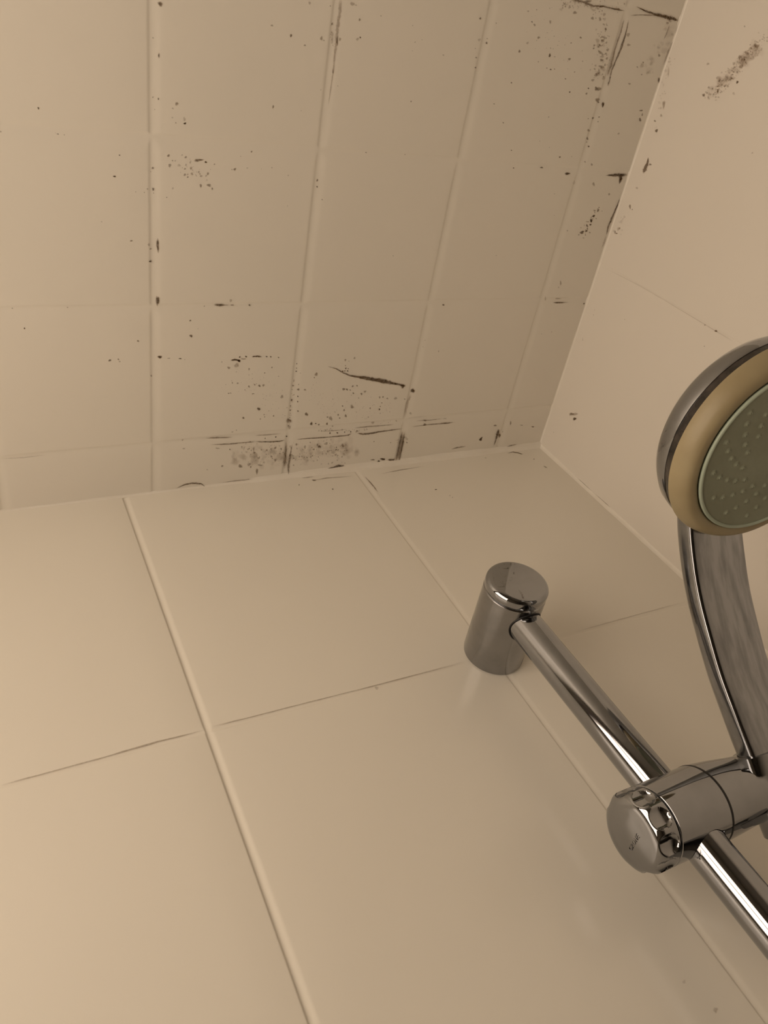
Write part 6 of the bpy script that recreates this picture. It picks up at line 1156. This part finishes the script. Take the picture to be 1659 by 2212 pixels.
# raised lettering on the knob's end face
def lettering(text, size, mtx, m, parent, depth):
    cu = bpy.data.curves.new('t', 'FONT')
    cu.body = text
    cu.size = size
    cu.extrude = depth
    cu.align_x = 'CENTER'
    cu.align_y = 'CENTER'
    cu.space_character = 1.15
    tmp = bpy.data.objects.new('t', cu)
    COL.objects.link(tmp)
    dg = bpy.context.evaluated_depsgraph_get()
    me = bpy.data.meshes.new_from_object(tmp.evaluated_get(dg))
    bpy.data.objects.remove(tmp)
    bpy.data.curves.remove(cu)
    me.name = 'logo'
    me.materials.clear()
    me.materials.append(m)
    o = bpy.data.objects.new('logo', me)
    COL.objects.link(o)
    o.parent = parent
    o.matrix_local = mtx
    return o
tx = Vector((0, -.999, .04)).normalized()             # reading direction across the end face
tz = Vector((-1, 0, 0))
ty = tz.cross(tx)
mt = Matrix(((tx.x, ty.x, tz.x, KL1 + .00012), (tx.y, ty.y, tz.y, -.0002), (tx.z, ty.z, tz.z, -.0040), (0, 0, 0, 1)))
lg = lettering('GROHE', .0033, mt, M['chrome_clean'], knob, .00018)
lg['label'] = 'small raised lettering on the knob end'

# ------------------------------------------------------------------ hand shower: handle centre line (y, z) at the side seam
PATH = [(-.0395, -.4335), (-.0475, -.4223), (-.0553, -.4113), (-.0640, -.3992), (-.0707, -.3905), (-.0768, -.3818), (-.0843, -.3714), (-.0958, -.3557), (-.1088, -.3409), (-.1225, -.3265), (-.1376, -.3135), (-.1537, -.3018), (-.170, -.2935), (-.187, -.2885), (-.205, -.2870)]
def smooth_path(P, n):
    P = [Vector((0, *p)) for p in P]
    out = []
    for i in range(len(P) - 1):
        p0, p1, p2, p3 = P[max(i - 1, 0)], P[i], P[i + 1], P[min(i + 2, len(P) - 1)]
        for k in range(n):
            t = k / n
            out.append(.5 * ((2 * p1) + (p2 - p0) * t + (2 * p0 - 5 * p1 + 4 * p2 - p3) * t * t + (3 * p1 - p0 - 3 * p2 + p3) * t ** 3))
    out.append(P[-1])
    return out
def section(w, ta, tb, nb=12, rad=.0022):
    """lens section: rounded top half, shallower underside, crisp side seams; (x, n) with n > 0 on the underside"""
    lo = []
    for i in range(nb + 1):
        x = -w + 2 * w * i / nb
        lo.append((x, tb * (1 - abs(x / w) ** 2.2)))
    up = []
    for i in range(nb + 9):
        t = math.pi * i / (nb + 8)
        c, s = math.cos(t), math.sin(t)
        up.append((w * math.copysign(abs(c) ** .85, c), -ta * abs(s) ** .85))
    def corner(c, p, q):
        c = Vector(c)
        a = c + (Vector(p) - c).normalized() * rad
        b_ = c + (Vector(q) - c).normalized() * rad
        return [tuple(a * (1 - t) ** 2 + c * 2 * t * (1 - t) + b_ * t * t) for t in (0, .12, .25, .38, .5, .62, .75, .88, 1)]
    L_ = corner((-w, 0), up[-3], lo[1])
    R_ = corner((w, 0), lo[-2], up[2])
    return L_ + lo[1:-1] + R_ + up[2:-2]
def sweep(path, secs):
    rings = []
    for i, p in enumerate(path):
        t = (path[min(i + 1, len(path) - 1)] - path[max(i - 1, 0)]).normalized()
        nrm = Vector((1, 0, 0)).cross(t)
        if nrm.z > 0:
            nrm = -nrm
        rings.append([p + Vector((x + .0020, 0, 0)) + nrm * n for x, n in secs[i]])
    return loft(rings)
HB = Vector((XH, -.0553, -.4113))                     # base point: where the handle sits in the socket
off = Vector((0, HB.y, HB.z))
hand = empty('hand_shower', (HB.x, HB.y, H + HB.z), 'chrome hand shower with yellowed rim and green grey spray face, standing in the rail holder', 'hand shower')
pp = [q - off for q in smooth_path(PATH, 8)]
N_ = len(pp)
secs = []
for i in range(N_):
    t = i / (N_ - 1)
    w = .0175 + .0030 * min(1, max(0, (t - .25) / .45)) - .0015 * max(0, (.25 - t) / .25)
    k = 1.0 if t < .80 else 1 - .35 * (t - .80) / .2
    secs.append(section(w, .0180 * k, .0026 * k))
V, F = sweep(pp, secs)
fix_normals(link('handle', V, F, M['chrome_spots'], hand, 60))
# hose nut and hose below the socket
d0 = (pp[0] - pp[6]).normalized()
V, F = lathe([(-.004, 0), (-.004, .0125), (.002, .0125), (.020, .0088), (.022, .0080), (.022, 0)], pp[0], d0, 48, (1, 0, 0))
fix_normals(link('hose_nut', V, F, M['chrome'], hand, 40))
e0 = pp[0] + d0 * .020
hp = []
for i in range(60):
    t = i / 59
    hp.append((0 + .02 * math.sin(t * 3.1), e0.y + (.030 - abs(e0.y + off.y)) * 0 - .045 * math.sin(t * 3.14) * (1 - t * .3) , e0.z - .95 * t))
V, F = tube(hp, .0068, 16)
hose = link('hose', V, F, M['chrome'], hand, 180)

# head
HC = Vector((-.1514, -.2065, -.3030)) - HB
HN = Vector((-.08505, -.05384, -.99492))
R0 = .0546
pr = [(-.0052, 0), (-.0052, R0 - .0026), (-.0054, R0 - .0019), (-.0064, R0 - .0017), (-.0115, R0 - .0024), (-.0165, R0 - .0052), (-.0215, R0 - .0105), (-.0255, R0 - .0185), (-.0285, R0 - .0295), (-.0300, R0 - .0415), (-.0307, 0)]
V, F = lathe(pr, HC, HN, 128, (0, 1, 0))
fix_normals(link('head_shell', V, F, M['chrome_clean'], hand, 50))
V, F = lathe([(-.0054, 0), (-.0054, R0 - .0022), (.0002, R0 - .0014), (.0002, 0)], HC, HN, 128, (0, 1, 0))
fix_normals(link('gap_ring', V, F, M['gap'], hand, 50))
pr = [(.0002, 0), (.0002, R0), (.0018, R0 - .0001), (.0045, R0 - .0008), (.0070, R0 - .0019), (.0088, R0 - .0032), (.0098, R0 - .0046), (.0102, R0 - .0058), (.0103, R0 - .0072), (.0102, R0 - .0086), (.0096, R0 - .0094), (.0085, R0 - .0096), (.0085, 0)]
V, F = lathe(pr, HC, HN, 128, (0, 1, 0))
fix_normals(link('bezel', V, F, M['cream'], hand, 60))
pr = [(.0085, 0), (.0085, .0440), (.0108, .0440), (.0108, 0)]
V, F = lathe(pr, HC, HN, 128, (0, 1, 0))
face = fix_normals(link('spray_face', V, F, M['green'], hand, 40))
pts = []
a_, f1, f2 = basis(HN, (0, 1, 0))
for i in range(128):
    t = 2 * math.pi * i / 128
    pts.append(HC + a_ * .0107 + (f1 * math.cos(t) + f2 * math.sin(t)) * .0441)
V, F = tube(pts, .0010, 10, True)
link('face_ring', V, F, M['ring'], face, 180)
# nozzles: curved rows of five
V, F = lathe([(0, .0022), (.0002, .0017), (.0004, .0012), (.0007, .0010), (.0009, .0008), (.0010, .0005), (.0008, .0003), (.0008, 0)], (0, 0, 0), HN, 14, (0, 1, 0))
nz = None
for arm in range(14):
    for k, (r, tw) in enumerate(((.0375, 0), (.0332, 7), (.0287, 15), (.0242, 24), (.0198, 34))):
        t = math.radians(-76 + arm * 360 / 14 + tw)
        pos = HC + a_ * .0107 + (f1 * math.cos(t) + f2 * math.sin(t)) * r
        if nz is None:
            nz = fix_normals(link('nozzle', V, F, M['green'], face, 60))
            o = nz
        else:
            o = nz.copy()
            COL.objects.link(o)
            o.parent = face
        o.location = pos

# socket of the holder: sleeve around the lower handle, joined to the drum by a neck
def hl(p):                                            # hand-shower frame -> holder frame
    return Vector(p) + HB - Vector((XR, YR, ZH))
sp = smooth_path(PATH, 8)
lo_i, hi_i = 7, 32
sl = [hl(sp[i] - off) for i in range(lo_i, hi_i + 1)]
ss = []
for i in range(len(sl)):
    t = i / (len(sl) - 1)
    g = .0006 + .0012 * t
    ss.append(section(0.0180 + g + .0008 * t, .0182 + g, .0030 + g, rad=.0020))
V1 = sweep(sl, ss)
V1 = ([Vector(v) for v in V1[0]], V1[1])
rings = []
c0, c1 = Vector((.0150, 0, 0)), Vector((XH - XR - .002, -.006, -.004))
for i in range(13):
    t = i / 12
    e = t * t * (3 - 2 * t)
    c_ = c0.lerp(c1, t)
    c_.y, c_.z = c1.y * e, c1.z * e
    r = RK + (.0165 - RK) * e
    rings.append([c_ + Vector((0, math.cos(2 * math.pi * k / 64), math.sin(2 * math.pi * k / 64))) * r for k in range(64)])
V2 = loft(rings)
sv = [hl(q - off) for q in sp[0:48]]
V3 = sweep(sv, [[(x * 1.02, n * 1.02) for x, n in section(.0176, .0180, .0028)] for q in sv])
boolean('socket', V1, [('UNION', V2), ('DIFFERENCE', V3)], M['chrome_clean'], hold, 45)
